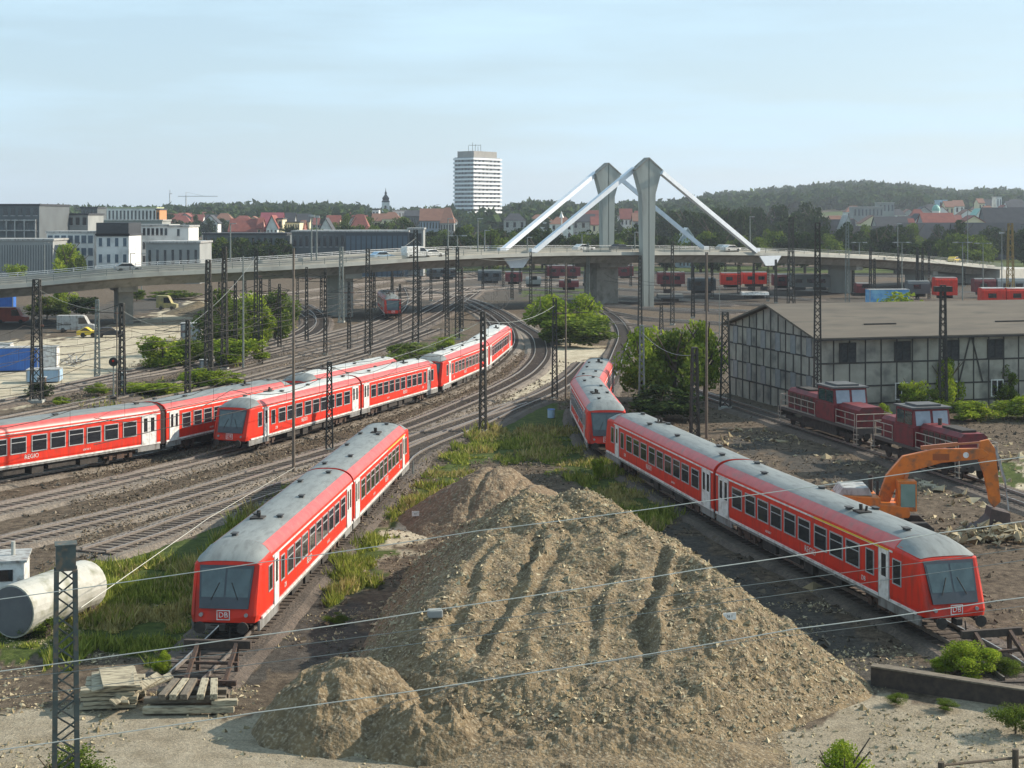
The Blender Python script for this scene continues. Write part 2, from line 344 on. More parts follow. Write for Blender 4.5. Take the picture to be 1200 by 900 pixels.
TR=[
 [(-120,664),(0,637),(100,613),(200,587),(300,556),(400,526),(487,497),(573,461),(597,449),(616,438),(631,422),(634,409),(628,394),(608,381),(584,365),(555,353),(515,344),(470,337)],
 [(110,648),(160,632),(200,618),(300,583),(400,549),(481,517),(555,491),(610,473)],
 [(215,800),(259,758),(457,555),(485,529),(555,500),(600,479),(643,461),(672,443),(690,425)],
 [(-300,634),(-26,569),(174,532),(334,494),(451,464),(520,438),(560,415),(583,392),(572,372),(545,358)],
 [(-140,628),(0,597),(150,562),(266,532),(405,492),(500,464),(558,438),(589,414),(597,396),(588,378),(565,362),(540,350)],
 [(1200,800),(1125,752),(864,619),(727,540),(700,515),(688,493),(692,474),(700,462),(716,436),(726,412),(731,394),(724,378),(708,365),(690,354)],
 [(-80,528),(0,508),(120,483),(240,458),(340,432),(430,407),(500,378),(540,354),(560,340)],
 [(-80,512),(0,494),(120,470),(220,449),(340,420),(430,396),(490,368),(525,350),(545,338)],
 [(-80,489),(0,473),(60,462),(150,445),(240,428),(300,414),(380,394),(440,376),(480,353),(500,338)],
 [(60,457),(180,431),(240,420),(300,405),(340,395),(362,383),(364,374),(350,365),(330,359)],
 [(180,436),(300,410),(330,401),(365,392),(376,380),(372,368),(355,357)],
 [(240,432),(340,408),(420,387),(455,374),(470,362),(474,350),(470,338)],
 [(-80,548),(0,528),(110,500),(240,470),(350,438),(440,411),(510,386)],
 [(780,450),(850,472),(937,500),(1025,528),(1107,556),(1200,588),(1300,623)],
 [(708,365),(760,374),(830,378),(880,382)],[(680,352),(760,362),(860,368)],
 [(560,340),(640,340),(760,350),(900,358)],[(540,335),(640,334),(760,341),(940,350)],[(500,329),(640,328),(760,333),(980,342)],[(480,325),(640,323),(800,327),(1000,333)],
 [(470,320),(640,318),(800,320),(1100,325)],[(400,338),(460,330),(560,326),(700,324)],[(330,345),(400,336),(470,328),(560,320)],[(350,352),(420,343),(500,333),(600,322)],
 [(700,376),(760,384),(840,392)],[(690,358),(780,362),(880,365)],[(420,352),(520,345),(620,336),(700,333)],[(380,360),(470,352),(560,344)],[(430,347),(540,338),(660,332),(760,329)],[(560,335),(700,338),(860,346),(960,352)],[(620,346),(720,348),(820,352),(900,358)],[(640,350),(740,354),(860,358)],
 [(1000,358),(1100,357),(1300,358)],[(1000,345),(1100,343),(1300,343)]]
palet={0,1,3,4}
for k,t in enumerate(TR): track(t,ballastp if k in palet else ballast,k=k%9,sleepers=(k<16))
# ---------------- trains
ZR=.21
def rp(y,hw=1.42): return 3.15+.68*max(0,(1-(abs(y)/hw)**2.7))**.55
def carriage_parts():
    Lc=22.3; P=[]   # (name, mesh, locs)
    ys=[-1.42,-1.41,-1.39,-1.30,-1.15,-.95,-.65,-.33,0,.33,.65,.95,1.15,1.30,1.39,1.41,1.42]
    def ring(x,ws=1.,top=1.,sl=0.):
        pts=[(-1.36,.98),(-1.42,1.25),(-1.42,2.0),(-1.42,2.7)]+[(y,rp(y)) for y in ys]+[(1.42,2.7),(1.42,2.0),(1.42,1.25),(1.36,.98)]
        out=[]
        for y,z in pts:
            zz=z if z<3.15 else 3.15+(z-3.15)*top
            out.append((x-sl*max(0,zz-1.35),y*ws,zz))
        return out
    m=MB(); rs=[ring(0),ring(Lc-2.4),ring(Lc-1.2,.995,.75,.12),ring(Lc-.28,.975,.38,.30),ring(Lc-.05,.93,.2,.36),ring(Lc,.86,.12,.38)]
    m.loft(rs,caps=True); m.loft([[r[-1] for r in rs],[r[0] for r in rs]])
    body=m.mesh('carriage',[red]); 
    m=MB()
    def rr(x,lim,dz,top=1.,ws=1.,sl=0.):
        o=[]
        for i in range(13):
            y=-lim+2*lim*i/12; z=3.15+(rp(y)-3.15)*top; o.append((x-sl*max(0,z-1.35),y*ws,z+dz))
        return o
    m.loft([rr(.05,1.02,.012),rr(Lc-2.5,1.02,.012)]); 
    cap=MB(); cap.loft([rr(Lc-2.42,1.36,.03),rr(Lc-1.2,1.36,.034,.75,.995,.12),rr(Lc-.30,1.33,.036,.38,.975,.30),rr(Lc-.04,1.27,.03,.18,.93,.36)])
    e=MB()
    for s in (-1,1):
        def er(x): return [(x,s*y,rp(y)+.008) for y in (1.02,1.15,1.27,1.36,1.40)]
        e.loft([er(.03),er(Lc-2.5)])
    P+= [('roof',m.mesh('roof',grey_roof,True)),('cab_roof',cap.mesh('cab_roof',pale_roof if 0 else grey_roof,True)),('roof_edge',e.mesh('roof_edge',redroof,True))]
    g=MB(); lo=MB(); sk=MB()
    for s in (-1,1):
        a,b_=sorted((s*1.395,s*1.45)); g.box(.05,Lc-2.6,a,b_,3.08,3.155)
        a,b_=sorted((s*1.37,s*1.445)); lo.box(.02,Lc-.7,a,b_,.98,1.09)
        a,b_=sorted((s*1.30,s*1.40)); sk.box(.05,2.2,a,b_,.58,.98); sk.box(Lc-3.9,Lc-.4,a,b_,.58,.98); sk.box(2.2,Lc-3.9,a,b_,.84,.98)
    pass
    P+=[('gutter',g.mesh('gutter',white)),('lower_stripe',lo.mesh('lower_stripe',white)),('skirt',sk.mesh('skirt',skg))]
    w=MB(); w.box(-.6,.6,-.012,.012,0,.98,1); 
    for a in ((-.66,.66,-.06,0),(-.66,.66,.98,1.04),(-.66,-.6,0,.98),(.6,.66,0,.98),(-.6,.6,.66,.70)): w.box(a[0],a[1],-.03,.03,a[2],a[3],0)
    wm=w.mesh('window',[frame,glass])
    w=MB(); w.box(-.32,.32,-.012,.012,0,.98,1)
    for a in ((-.37,.37,-.05,0),(-.37,.37,.98,1.03),(-.37,-.32,0,.98),(.32,.37,0,.98)): w.box(a[0],a[1],-.03,.03,a[2],a[3],0)
    wn=w.mesh('window',[frame,glass])
    d=MB()
    for x0 in (-.66,.02): d.box(x0,x0+.64,-.03,.03,0,2.12,0); d.box(x0+.14,x0+.5,-.036,.036,.95,1.9,1)
    d.box(-.72,-.66,-.036,.036,0,2.15,2); d.box(.66,.72,-.036,.036,0,2.15,2); d.box(-.02,.02,-.024,.024,0,2.12,2)
    dm=d.mesh('door',[white,glass,frame])
    d=MB(); d.box(-.42,.42,-.03,.03,0,2.12,0); d.box(-.2,.2,-.036,.036,.95,1.9,1); d.box(-.47,-.42,-.036,.036,0,2.15,2); d.box(.42,.47,-.036,.036,0,2.15,2)
    ds=d.mesh('door',[white,glass,frame])
    sides=[]
    xs=[3.0,4.75,6.35,7.95,9.55,11.15,12.9,14.5,16.1]
    for s in (-1,1):
        for x in xs: sides.append(('window',wm,(x,s*1.425,1.80)))
        sides.append(('window',wn,(17.7,s*1.425,1.80)))
        sides.append(('door',dm,(1.15,s*1.42,1.0))); sides.append(('door',ds,(Lc-3.35,s*1.42,1.0)))
        sides.append(('cab_window',wn,(Lc-2.25,s*1.415,1.85)))
    # windscreen on sloped nose
    ws=MB()
    def nz_(z,o): return Lc-.38*max(0,z-1.35)+o
    q=[(-1.0,1.52),(1.0,1.52),(1.12,3.14),(-1.12,3.14)]
    ws.add([(nz_(z,.03),y,z) for y,z in q]+[(nz_(z,-.05),y,z) for y,z in q],[(0,1,2,3),(7,6,5,4),(0,4,5,1),(1,5,6,2),(2,6,7,3),(3,7,4,0)],0)
    q=[(-.95,1.95),(-.04,1.95),(-.04,3.02),(-1.03,3.02)]
    for s in (-1,1): ws.add([(nz_(z,.037),s*y,z) for y,z in q],[(0,1,2,3)],1)
    for s in (-1,1): ws.beam((nz_(1.85,.05),s*.55,1.85),(nz_(2.5,.06),s*.25,2.5),.022,mi=2)
    P.append(('windscreen',ws.mesh('windscreen',[mat('nose_panel',(.05,.055,.065),(.04,.045,.05),2,rough=.25),glassg,black])))
    hl=MB(); hl.tube((nz_(1.2,-.1),0,0),(Lc+.03,0,0),.08,10); hlm=hl.mesh('headlight',mat('lamp_glass',(.35,.33,.32),(.3,.28,.27),3,rough=.15))
    for s in (-1,1): sides.append(('headlight',hlm,(0,s*.92,1.28)))
    bf=MB(); bf.tube((Lc-.1,0,0),(Lc+.35,0,0),.09,8); bf.tube((Lc+.35,0,0),(Lc+.42,0,0),.24,12); bfm=bf.mesh('buffer',black)
    for s in (-1,1): sides.append(('buffer',bfm,(0,s*.87,.86)))
    cp=MB(); cp.box(Lc-.2,Lc+.25,-.12,.12,.7,.95); cp.tube((Lc+.15,.3,.85),(Lc+.2,.32,.35),.03,6); P.append(('coupler',cp.mesh('coupler',black)))
    bl=MB()
    for i in range(5): bl.prism([(-1.33,.9),(-1.33,3.1),(-1.1,3.5),(-.6,3.74),(.6,3.74),(1.1,3.5),(1.33,3.1),(1.33,.9)],'x',-.42+i*.09,-.36+i*.09); bl.prism([(-1.24,.95),(-1.24,3.05),(-1.0,3.42),(-.6,3.66),(.6,3.66),(1.0,3.42),(1.24,3.05),(1.24,.95)],'x',-.37+i*.09,-.33+i*.09)
    P.append(('gangway',bl.mesh('gangway',mat('bellows',(.05,.03,.03),(.035,.025,.025),3,rough=.9))))
    bo=MB()
    for x in (-.95,.95):
        for s in (-1,1): bo.tube((x,s*.70,.42),(x,s*.80,.42),.42,16,mi=0)
        bo.tube((x,-.7,.42),(x,.7,.42),.08,8)
    for s in (-1,1):
        bo.box(-1.5,1.5,s*1.0-.06,s*1.0+.06,.45,.68,1); bo.box(-.35,.35,s*1.02-.1,s*1.02+.1,.3,.85,1)
        for x in (-.95,.95): bo.box(x-.16,x+.16,s*1.05-.1,s*1.05+.1,.28,.6,1)
    bm=bo.mesh('bogie',[black,rust]); sides.append(('bogie',bm,(3.6,0,0))); sides.append(('bogie',bm,(Lc-4.2,0,0)))
    u=MB(); u.box(.4,Lc-.6,-1.1,1.1,.78,.95)
    for x0,x1,h in ((5.8,7.4,.3),(7.8,10.2,.42),(10.6,11.6,.25),(12.2,14.6,.4)): u.box(x0,x1,-1.2,1.2,h,.82)
    P.append(('underframe',u.mesh('underframe',black)))
    rv=MB(); rv.box(-.16,.16,-.10,.10,-.05,.10); rv.box(-.22,.22,-.14,.14,.10,.13); rvm=rv.mesh('roof_vent',mat('vent_dark',(.06,.06,.06),(.04,.04,.04),3))
    for x,y in ((1.4,.4),(4.4,-.5),(9.0,.5),(14.0,-.55),(14.3,.6),(18.9,-.35)): sides.append(('roof_vent',rvm,(x,y,rp(y))))
    ex=MB(); ex.box(-.35,.35,-.3,.3,-.05,.07); ex.tube((-.1,0,0),(-.15,0,.33),.09,8); ex.tube((.15,.1,0),(.2,.12,.3),.06,8); sides.append(('exhaust',ex.mesh('exhaust',black),(14.8,-.3,rp(.3))))
    t1=text_mesh('DB',.30,white); 
    fr=MB()
    for a in ((-.27,.27,-.2,-.165),(-.27,.27,.165,.2),(-.27,-.235,-.165,.165),(.235,.27,-.165,.165)): fr.box(a[0],a[1],a[2],a[3],-.004,.004)
    frm=fr.mesh('logo',white)
    return dict(L=Lc,body=body,single=P,multi=sides,logo=t1,logof=frm,regio=text_mesh('REGIO',.42,white),num=text_mesh('628 565-7',.17,white))
CP=carriage_parts()
def carriage(root,A,B,yellow=False,pale=False,gap=.16,regio=False,first=False):
    """gangway end at A, cab end at B"""
    A=Vector((A[0],A[1],ZR));B=Vector((B[0],B[1],ZR)); d=B-A; A=A+d.normalized()*gap; B=B-d.normalized()*.35; d=B-A; sx=d.length/CP['L']
    c=bpy.data.objects.new('carriage',CP['body']); COL.objects.link(c); c.parent=root; c.location=A; c.rotation_euler[2]=math.atan2(d.y,d.x); c.scale=(sx,1,1)
    for nme,me in CP['single']:
        o=inst(me,nme,c)
        if pale and nme in('roof',):
            o.material_slots[0].link='OBJECT'; o.material_slots[0].material=pale_roof
    for nme,me,loc in CP['multi']: inst(me,nme,c,loc)
    # nose logo
    Lc=CP['L']
    for me,nm in ((CP['logo'],'logo'),(CP['logof'],'logo')):
        o=inst(me,nm,c,(Lc+.03,0,1.28)); o.rotation_euler=(R(90),0,R(90)); 
    for s in (-1,1):
        o=inst(CP['logo'],'logo',c,(Lc-5.2 if s<0 else Lc-5.2,s*1.432,1.42)); o.rotation_euler=(R(90),0,0 if s<0 else R(180))
        o=inst(CP['num'],'lettering',c,(7.0,s*1.432,1.36)); o.rotation_euler=(R(90),0,0 if s<0 else R(180))
        o=inst(CP['regio'],'lettering',c,(11.8,s*1.432,1.46)); o.rotation_euler=(R(90),0,0 if s<0 else R(180))
    if yellow:
        m=MB()
        for s in (-1,1):
            a,b_=sorted((s*1.40,s*1.456)); m.box(12.2,Lc-2.9,a,b_,3.10,3.16)
        m.build('first_class_stripe',yel,c)
    return c
def train(label,pts,cabs,**kw):
    """pts: list of (A,B,flags)"""
    mid=pts[0][0]; root=empty('diesel_train',(0,0,0),0,label,'train','red diesel railcars in the yard')
    root.location=(mid[0],mid[1],ZR)
    for A,B,fl in pts:
        A=(A[0]-mid[0],A[1]-mid[1],0);B=(B[0]-mid[0],B[1]-mid[1],0)
        c=carriage(root,A,B,**fl); c.location.z=0
    return root
def gw(px,py): p=G(px,py,ZR); return (p.x,p.y)
# T3 front left
F3=gw(259,761);R3=gw(457,557); M3=((F3[0]+R3[0])/2,(F3[1]+R3[1])/2)
train('red two-car diesel train on the stub track left of the earth heap',[(M3,F3,{}),(M3,R3,dict(yellow=True))],None)
A4=gw(1126,754);B4=gw(866,620);C4=gw(729,542)
train('red two-car diesel train right of the earth heap, front towards us',[(B4,A4,dict(yellow=True)),(B4,C4,{})],None)
a=gw(712,537);b_=gw(688,494);c_=gw(703,464)
train('rearmost red train, bent, behind the right-hand train where the grass ends',[(b_,a,{}),(b_,c_,{})],None)
p0,p1,p2,p3,p4=gw(266,533),gw(405,493),gw(500,465),gw(558,439),gw(588,414)
train('red two-car train with pale roof whose dark cab faces us at mid left',[(p1,p0,dict(pale=True)),(p1,p2,dict(pale=True))],None)
train('red two-car train with pale roof coupled at the far end of the curved row',[(p3,p2,dict(pale=True)),(p3,p4,dict(pale=True))],None)
j1=Vector(gw(174,533)); j0=Vector((-38.6,95.9)); j2=gw(334,495); j3=gw(451,465)
train('red two-car train leaving the left edge of the picture, grey roof',[(tuple(j1),(j0.x,j0.y),{}),(tuple(j1),j2,{})],None)
train('red carriage behind the curved row, only its pale roof and pipes showing',[(j3,(j2[0]+.3,j2[1]+.6),dict(pale=True))],None)
# ---------------- shed
def shed():
    f=G(958,487);bk=G(855,460); ang=math.atan2((f-bk).x,-(f-bk).y); d=(bk-f).length
    root=empty('timber_shed',(f.x,f.y,0),ang,'long grey half-timbered railway shed with flat-pitched roof, behind the two locomotives','shed')
    Ls=62; ze=6.75; zr=9.0
    wg=mat('shed_panels',(.36,.335,.28),(.26,.24,.20),.6,rough=.95,dirt=((.10,.095,.09),.5),bump=.2)
    tb=mat('shed_timber',(.035,.03,.027),(.055,.05,.045),2,rough=.9)
    rf=mat('shed_roof_felt',(.125,.105,.080),(.095,.08,.062),.35,rough=.95,dirt=((.07,.062,.05),.6),stretch=(.4,2,1))
    m=MB(); m.prism([(0,-.3),(d,-.3),(d,ze),(d/2,zr),(0,ze)],'x',0,Ls); m.build('wall',wg,root)
    r=MB(); o=.7; sl=(zr-ze)/(d/2)
    for s in (0,1):
        y0=-o if s==0 else d+o; z0=ze-sl*o
        q=[(y0,z0+.05),(d/2,zr+.05),(d/2,zr+.25),(y0,z0+.22)]
        r.prism(q,'x',-.6,Ls+.6)
    rr=r.build('roof',rf,root)
    g=MB(); g.box(-.6,Ls+.6,-o-.12,-o,ze-sl*o-.02,ze-sl*o+.14); g.build('gutter',tb,root)
    for x in (6,19.5): v=MB(); v.box(x,x+3.2,2.6,2.75,0,.14); v_=v.build('roof_batten',tb,root,loc=(0,0,ze+sl*2.7+.2))
    t=MB(); win=[]
    xs=np.arange(0,Ls,1.55)
    for i,x in enumerate(xs):
        t.box(x-.05,x+.05,-.05,.0,-.1,ze-.05)
    for z in (.9,2.45,4.5,ze-.12): t.box(0,Ls,-.045,-.004,z-.07,z+.07)
    for x in (14.0,29.5,45): t.beam((x,-.05,2.5),(x+1.1,-.05,6.5),.13,.04); t.beam((x+2.4,-.05,2.5),(x+1.3,-.05,6.5),.13,.04)
    ys=np.linspace(0,d,13)
    for y in ys:
        h=ze+sl*min(y,d-y); t.box(-.05,0,y-.07,y+.07,-.1,h-.03)
    for z in (1.6,3.3,5.0,6.7): t.box(-.045,-.004,0,d,z-.07,z+.07)
    t.build('timber_frame',tb,root)
    wd=MB(); wd.box(-.75,.75,-.06,-.02,0,1.6,0); 
    for a in ((-.82,.82,-.07,0),(-.82,.82,1.6,1.67),(-.82,-.75,0,1.6),(.75,.82,0,1.6),(-.03,.03,0,1.6),(-.75,.75,.95,1.0)): wd.box(a[0],a[1],-.09,-.02,a[2],a[3],1)
    wu=wd.mesh('window',[mat('dusty_pane',(.02,.02,.022),(.05,.05,.05),4,rough=.5,spec=.2),tb]); 
    wd=MB(); wd.box(-.55,.55,-.06,-.02,0,1.35,0)
    for a in ((-.64,.64,-.09,0),(-.64,.64,1.35,1.44),(-.64,-.55,0,1.35),(.55,.64,0,1.35),(-.05,.05,0,1.35)): wd.box(a[0],a[1],-.10,-.02,a[2],a[3],1)
    wl=wd.mesh('window',[glass,white])
    for x in (2.9,8.3,13.2,17.7,22.2,27.0,32,37,42): inst(wu,'window',root,(x,0,4.62))
    for x in (8.2,13.2,17.9,23,29,36): inst(wl,'window',root,(x,0,1.2))
    wd=MB(); wd.box(-.42,.42,-.06,-.02,0,1.5,0)
    for a in ((-.5,.5,-.08,0),(-.5,.5,1.5,1.57),(-.5,-.42,0,1.5),(.42,.5,0,1.5)): wd.box(a[0],a[1],-.085,-.02,a[2],a[3],0)
    wgb=wd.mesh('window',[mat('boarded_pane',(.24,.25,.25),(.18,.19,.19),2,rough=.6),tb])
    for i in range(6):
        for z in (1.75,5.1): inst(wgb,'window',root,(0,1.5+i*(d-3)/5,z),R(-90))
shed()
# ---------------- bridge
def bridge():
    root=empty('road_bridge',(0,0,0),0,'long concrete road bridge crossing the rail yard with two cable-stayed pylons','bridge')
    k=1.088
    raw=[(-420,200,352),(-200,211,345),(0,222,335),(150,228,322),(300,236,314.5),(400,243,309),(500,252,302.5),(600,263,298),(680,272,296.3),(760,281,296),(880,296,296.3),(1000,316,300),(1095,343,306),(1145,362,311),(1180,372,314)]
    P=[Vector((At(px,y,Y*k))) for px,Y,y in raw]; C=smooth_path(P,4.0)
    def nrm(i):
        a=C[max(0,i-1)];b_=C[min(len(C)-1,i+1)]; d=(b_-a); d.z=0; d.normalize(); return Vector((-d.y,d.x,0)) # points away from camera
    def strip(prof):
        return [[C[i]+nrm(i)*w+Vector((0,0,z)) for w,z in prof] for i in range(len(C))]
    W_=19.5
    m=MB(); m.loft(strip([(0,0),(0,-.45),(3.2,-.9),(4.2,-2.1),(W_-4.2,-2.1),(W_-3.2,-.9),(W_,-.45),(W_,0)]),close=True,caps=True); m.build('deck',concd,root)
    m=MB(); m.loft(strip([(-.12,-.5),(-.12,.12),(.3,.12),(.3,-.0)])); m.loft(strip([(W_-.3,0),(W_-.3,.12),(W_+.12,.12),(W_+.12,-.5)])); m.build('edge_beam',conc,root)
    m=MB(); m.loft(strip([(2.2,.015),(W_-2.2,.015)])); m.build('roadway',asph,root)
    for w,hh in ((0.1,1.0),(W_-.1,1.0)):
        m=MB()
        for z in (.45,.75,1.05): 
            for i in range(len(C)-1): m.beam(C[i]+nrm(i)*w+Vector((0,0,z)),C[i+1]+nrm(i+1)*w+Vector((0,0,z)),.07,.09)
        for i in range(0,len(C)): m.beam(C[i]+nrm(i)*w+Vector((0,0,.1)),C[i]+nrm(i)*w+Vector((0,0,1.1)),.09)
        m.build('railing',latg if w<1 else white,root)
    for w in (2.2,W_-2.2):
        m=MB(); m.loft(strip([(w,.02),(w,.55),(w+.15,.55),(w+.15,.02)])); m.build('crash_barrier',mat('barrier',(.42,.40,.34),(.33,.31,.27),.5,rough=.7),root)
    for w in (7.2,9.75,12.3):
        m=MB(); m.loft(strip([(w-.08,.022),(w+.08,.022)])); m.build('lane_line',white,root)
    def near(px):
        best=min(range(len(C)),key=lambda i:abs(600+C[i].x*F/C[i].y-px)); return best
    for px,wd,dp in ((148,2.4,5),(398,2.6,5),(-150,2.4,5),(985,2.2,5),(1075,2.2,5),(712,5.5,4)):
        i=min(range(len(C)),key=lambda i:abs(600+(C[i]+nrm(i)*W_/2).x*F/(C[i]+nrm(i)*W_/2).y-px)); nn=nrm(i); c0=C[i]+nn*(W_/2); ang=math.atan2(nn.y,nn.x)-math.pi/2
        m=MB(); h=c0.z-2.0; m.rbox((0,0,h/2-.4),(wd,dp,h+.8)); m.rbox((0,0,h-.5),(wd*1.3,dp*2,1.0)); m.build('pier',conc if px in(985,398,1075) else concd,root,loc=(c0.x,c0.y,0),rz=ang,bevel=.1)
    i=len(C)-1; nn=nrm(i); c0=C[i]+nn*W_/2; m=MB(); m.rbox((9,0,(c0.z-.4)/2-.3),(22,W_+.4,c0.z)); m.build('abutment',mat('abutment_pale',(.5,.48,.42),(.4,.38,.34),.5,rough=.9),root,loc=(c0.x,c0.y,0),rz=math.atan2(nn.y,nn.x)-math.pi/2)
    i=near(757); nn=nrm(i); dd=Vector((nn.y,-nn.x,0)); ang=math.atan2(dd.y,dd.x)
    pc=conc
    for px,off in ((758,-1.9),(711,None)):
        if off is not None: base=C[i]+nn*off; base=Vector(((px-600)*base.y/F,base.y,0))
        else: base=Vector(((px-600)*(C[i].y+W_+3.5)/F,C[i].y+W_+3.5,0))
        Y=base.y; zt=Zy(186 if px>750 else 192,Y); s=1
        m=MB(); zh=zt-6.8
        # shaft tapering to base, groove as separate fins
        for a in (-1,1):
            m.prism([(a*.12,-.5),(a*1.05,-.5),(a*1.45,zh),(a*2.75,zt-2.3),(a*.12,zt-.1)] if a>0 else [(a*.12,-.5),(a*.12,zt-.1),(a*2.75,zt-2.3),(a*1.45,zh),(a*1.05,-.5)],'y',-.9,.9)
        m.prism([(-.12,-.5),(.12,-.5),(.12,zt+.05),(-.12,zt+.05)],'y',-.7,.7)
        pyl=m.build('pylon',mat('pylon_concrete',(.38,.39,.35),(.32,.33,.295),.3,rough=.85,dirt=((.22,.22,.20),.5),stretch=(1,1,.2)),root,loc=(base.x,base.y,0),rz=ang*.6)
        m=MB()
        for a in (-1,1): m.beam((a*2.9,0,zt-2.25),(0,0,zt+.12),2.0,.28)
        m.build('pylon_cap',concd,pyl)
        ends=((625,291),(886,292)) if px>750 else ((588,288),(826,286))
        tops=((743,198),(775,202)) if px>750 else ((698,203),(730,212))
        for (ex,ey),(tx,ty) in zip(ends,tops):
            j=near(ex); ce=C[j]+nrm(j)*( .6 if px>750 else W_-.6); E=Vector(((ex-600)*ce.y/F,ce.y,ce.z+.3)); Tq=At(tx,ty,Y)
            Tq=Vector((Tq.x,Y,Tq.z)); m=MB(); m.beam(E,Tq,.9,.85); m.build('stay',stay,root)
            m=MB(); m.rbox(E+Vector((0,0,.3)),(1.4,1.0,.7),ang); m.build('stay_anchor',stay,root)
            if px>750:
                m=MB(); a_=Vector((0,0,0)); w=3.1; m.prism([(-w,.0),(w,.0),(w*.45,-2.0),(-w*.45,-2.0)],'y',-.55,-.25); m.build('anchor_block',stay,root,loc=(E.x+(-3.3 if ex<700 else 2.6),ce.y,ce.z-.6),rz=ang)
    return C,nrm,W_
BC,Bn,BW=bridge()
def bdeck(px,w):
    i=min(range(len(BC)),key=lambda i:abs(600+BC[i].x*F/BC[i].y-px)); n_=Bn(i); p=BC[i]+n_*w
    # slide along the deck direction so it appears at px
    return Vector(((px-600)*p.y/F,p.y,p.z)),math.atan2(-n_.x,n_.y)
exec_later=[]
# ---------------- earth heaps
K=F*CZ/(1750*17)
def heap(name,label,x0,x1,y0,y1,hf,m,step=.11,group=None):
    xs=np.arange(x0,x1,step);ys=np.arange(y0,y1,step); X,Y=np.meshgrid(xs,ys); Z=hf(X,Y)
    Z=np.where(Z<-.3,-.3,Z)
    return gridmesh(name,X,Y,Z,m,smooth=False,label=label,cat='earth heap',group=group)
hm=mat('heap_soil',(.235,.165,.085),(.07,.048,.026),1.4,rough=1,bump=1,bscale=9,c3=(.15,.108,.058),detail=10,lo=.28,hi=.72,dirt=((.32,.265,.18),8))
hm2=mat('heap_soil_brown',(.21,.145,.085),(.10,.068,.042),1.6,rough=1,bump=1,bscale=9,c3=(.15,.104,.062),detail=10,lo=.28,hi=.72,dirt=((.30,.25,.17),6))
def smin(a,b_,k): h=np.clip(.5+.5*(b_-a)/k,0,1); return b_*(1-h)+a*h-k*h*(1-h)
def line(X,Y,p,q,s):
    (ax,ay),(bx,by)=p,q; L_=math.hypot(bx-ax,by-ay); return ((X-ax)*(-(by-ay))+(Y-ay)*(bx-ax))/L_*s   # left of p->q is positive
def clods(X,Y,a=.2):
    n1=fbm(X*2.6,Y*2.6,3,21)-.45; n2=vnoise(X*6,Y*6,31)-.5; return a*n1+a*.45*n2
def big(X,Y):
    Y=Y/K
    wob=(fbm(X*.35,Y*.35,3,40)-.45)*2.2
    A=(13.5,53.6)
    z=line(X+wob*.5,Y,A,(9.6,72),.70)            # right flank
    z=smin(z,line(X,Y+wob*.5,(9.6,73),(-7,73),.68),.5)   # back
    z=smin(z,line(X+wob*.4,Y,(-5.0,73),(-6.4,53),.88),.3)   # left
    z=smin(z,line(X+wob*.4,Y,(-6.4,53),(-2.8,48.4),.75),.3)
    z=smin(z,line(X,Y+wob*.25,(-3.6,48.4),(5.6,46.6),.60),.4)  # front scarp
    z=smin(z,line(X,Y,(5.2,46.4),A,.62),1.0)
    top=5.0-(65-Y)*.255; top=np.where(Y>65,5.0-(Y-65)*.05,top)
    top=top+ (X-1)*.03+ (fbm(X*.5,Y*.5,3,50)-.45)*1.0
    # bulldozer ruts down the ramp
    rut=0
    for c0,c1,dp in ((-.7,-3.2,.14),(1.2,-1.5,.26),(2.2,-.2,.10),(4.6,2.2,.10),(6.9,4.3,.34)):
        xc=c0+(c1-c0)*(62-Y)/12; w=.16+.25*fbm(Y*.6+c0,Y*0+c1,3,80); q_=X-xc+1.3*(fbm(Y*.3+c0*3,Y*0,3,81)-.45); rut=rut+(-dp*np.exp(-(q_/w)**2)+dp*1.0*np.exp(-((q_-w*1.8)/(w*.9))**2))*np.clip((62.5-Y)/3,0,1)*np.clip((Y-51)/1.5,0,1)*(.4+1.2*fbm(Y*.8,Y*0+c0,2,82))
    top=top+rut
    top=top+.7*np.exp(-((X-4.2)**2/4+(Y-66.2)**2/3))+.4*np.exp(-((X+.3)**2/2+(Y-64.5)**2/3))-.5*np.exp(-((X-2)**2/2+(Y-66)**2/2))
    z=smin(z,top,.35)
    ramp_=np.clip((62-Y)/3,0,1)*np.clip((Y-50.5),0,1)*np.clip((X+3)/1,0,1)*np.clip((7-X)/1,0,1)
    z=z+np.clip(z+.3,0,1)*clods(X,Y)*(1-.55*ramp_)+.05*ramp_*np.sin(Y*9+3*fbm(X*.6,Y*.6,2,83))*fbm(X*.7,Y*.7,2,84)+.35*(1-ramp_)*np.clip(z,0,1)*(fbm(X*.9,Y*.9,3,85)-.45)*2
    return z
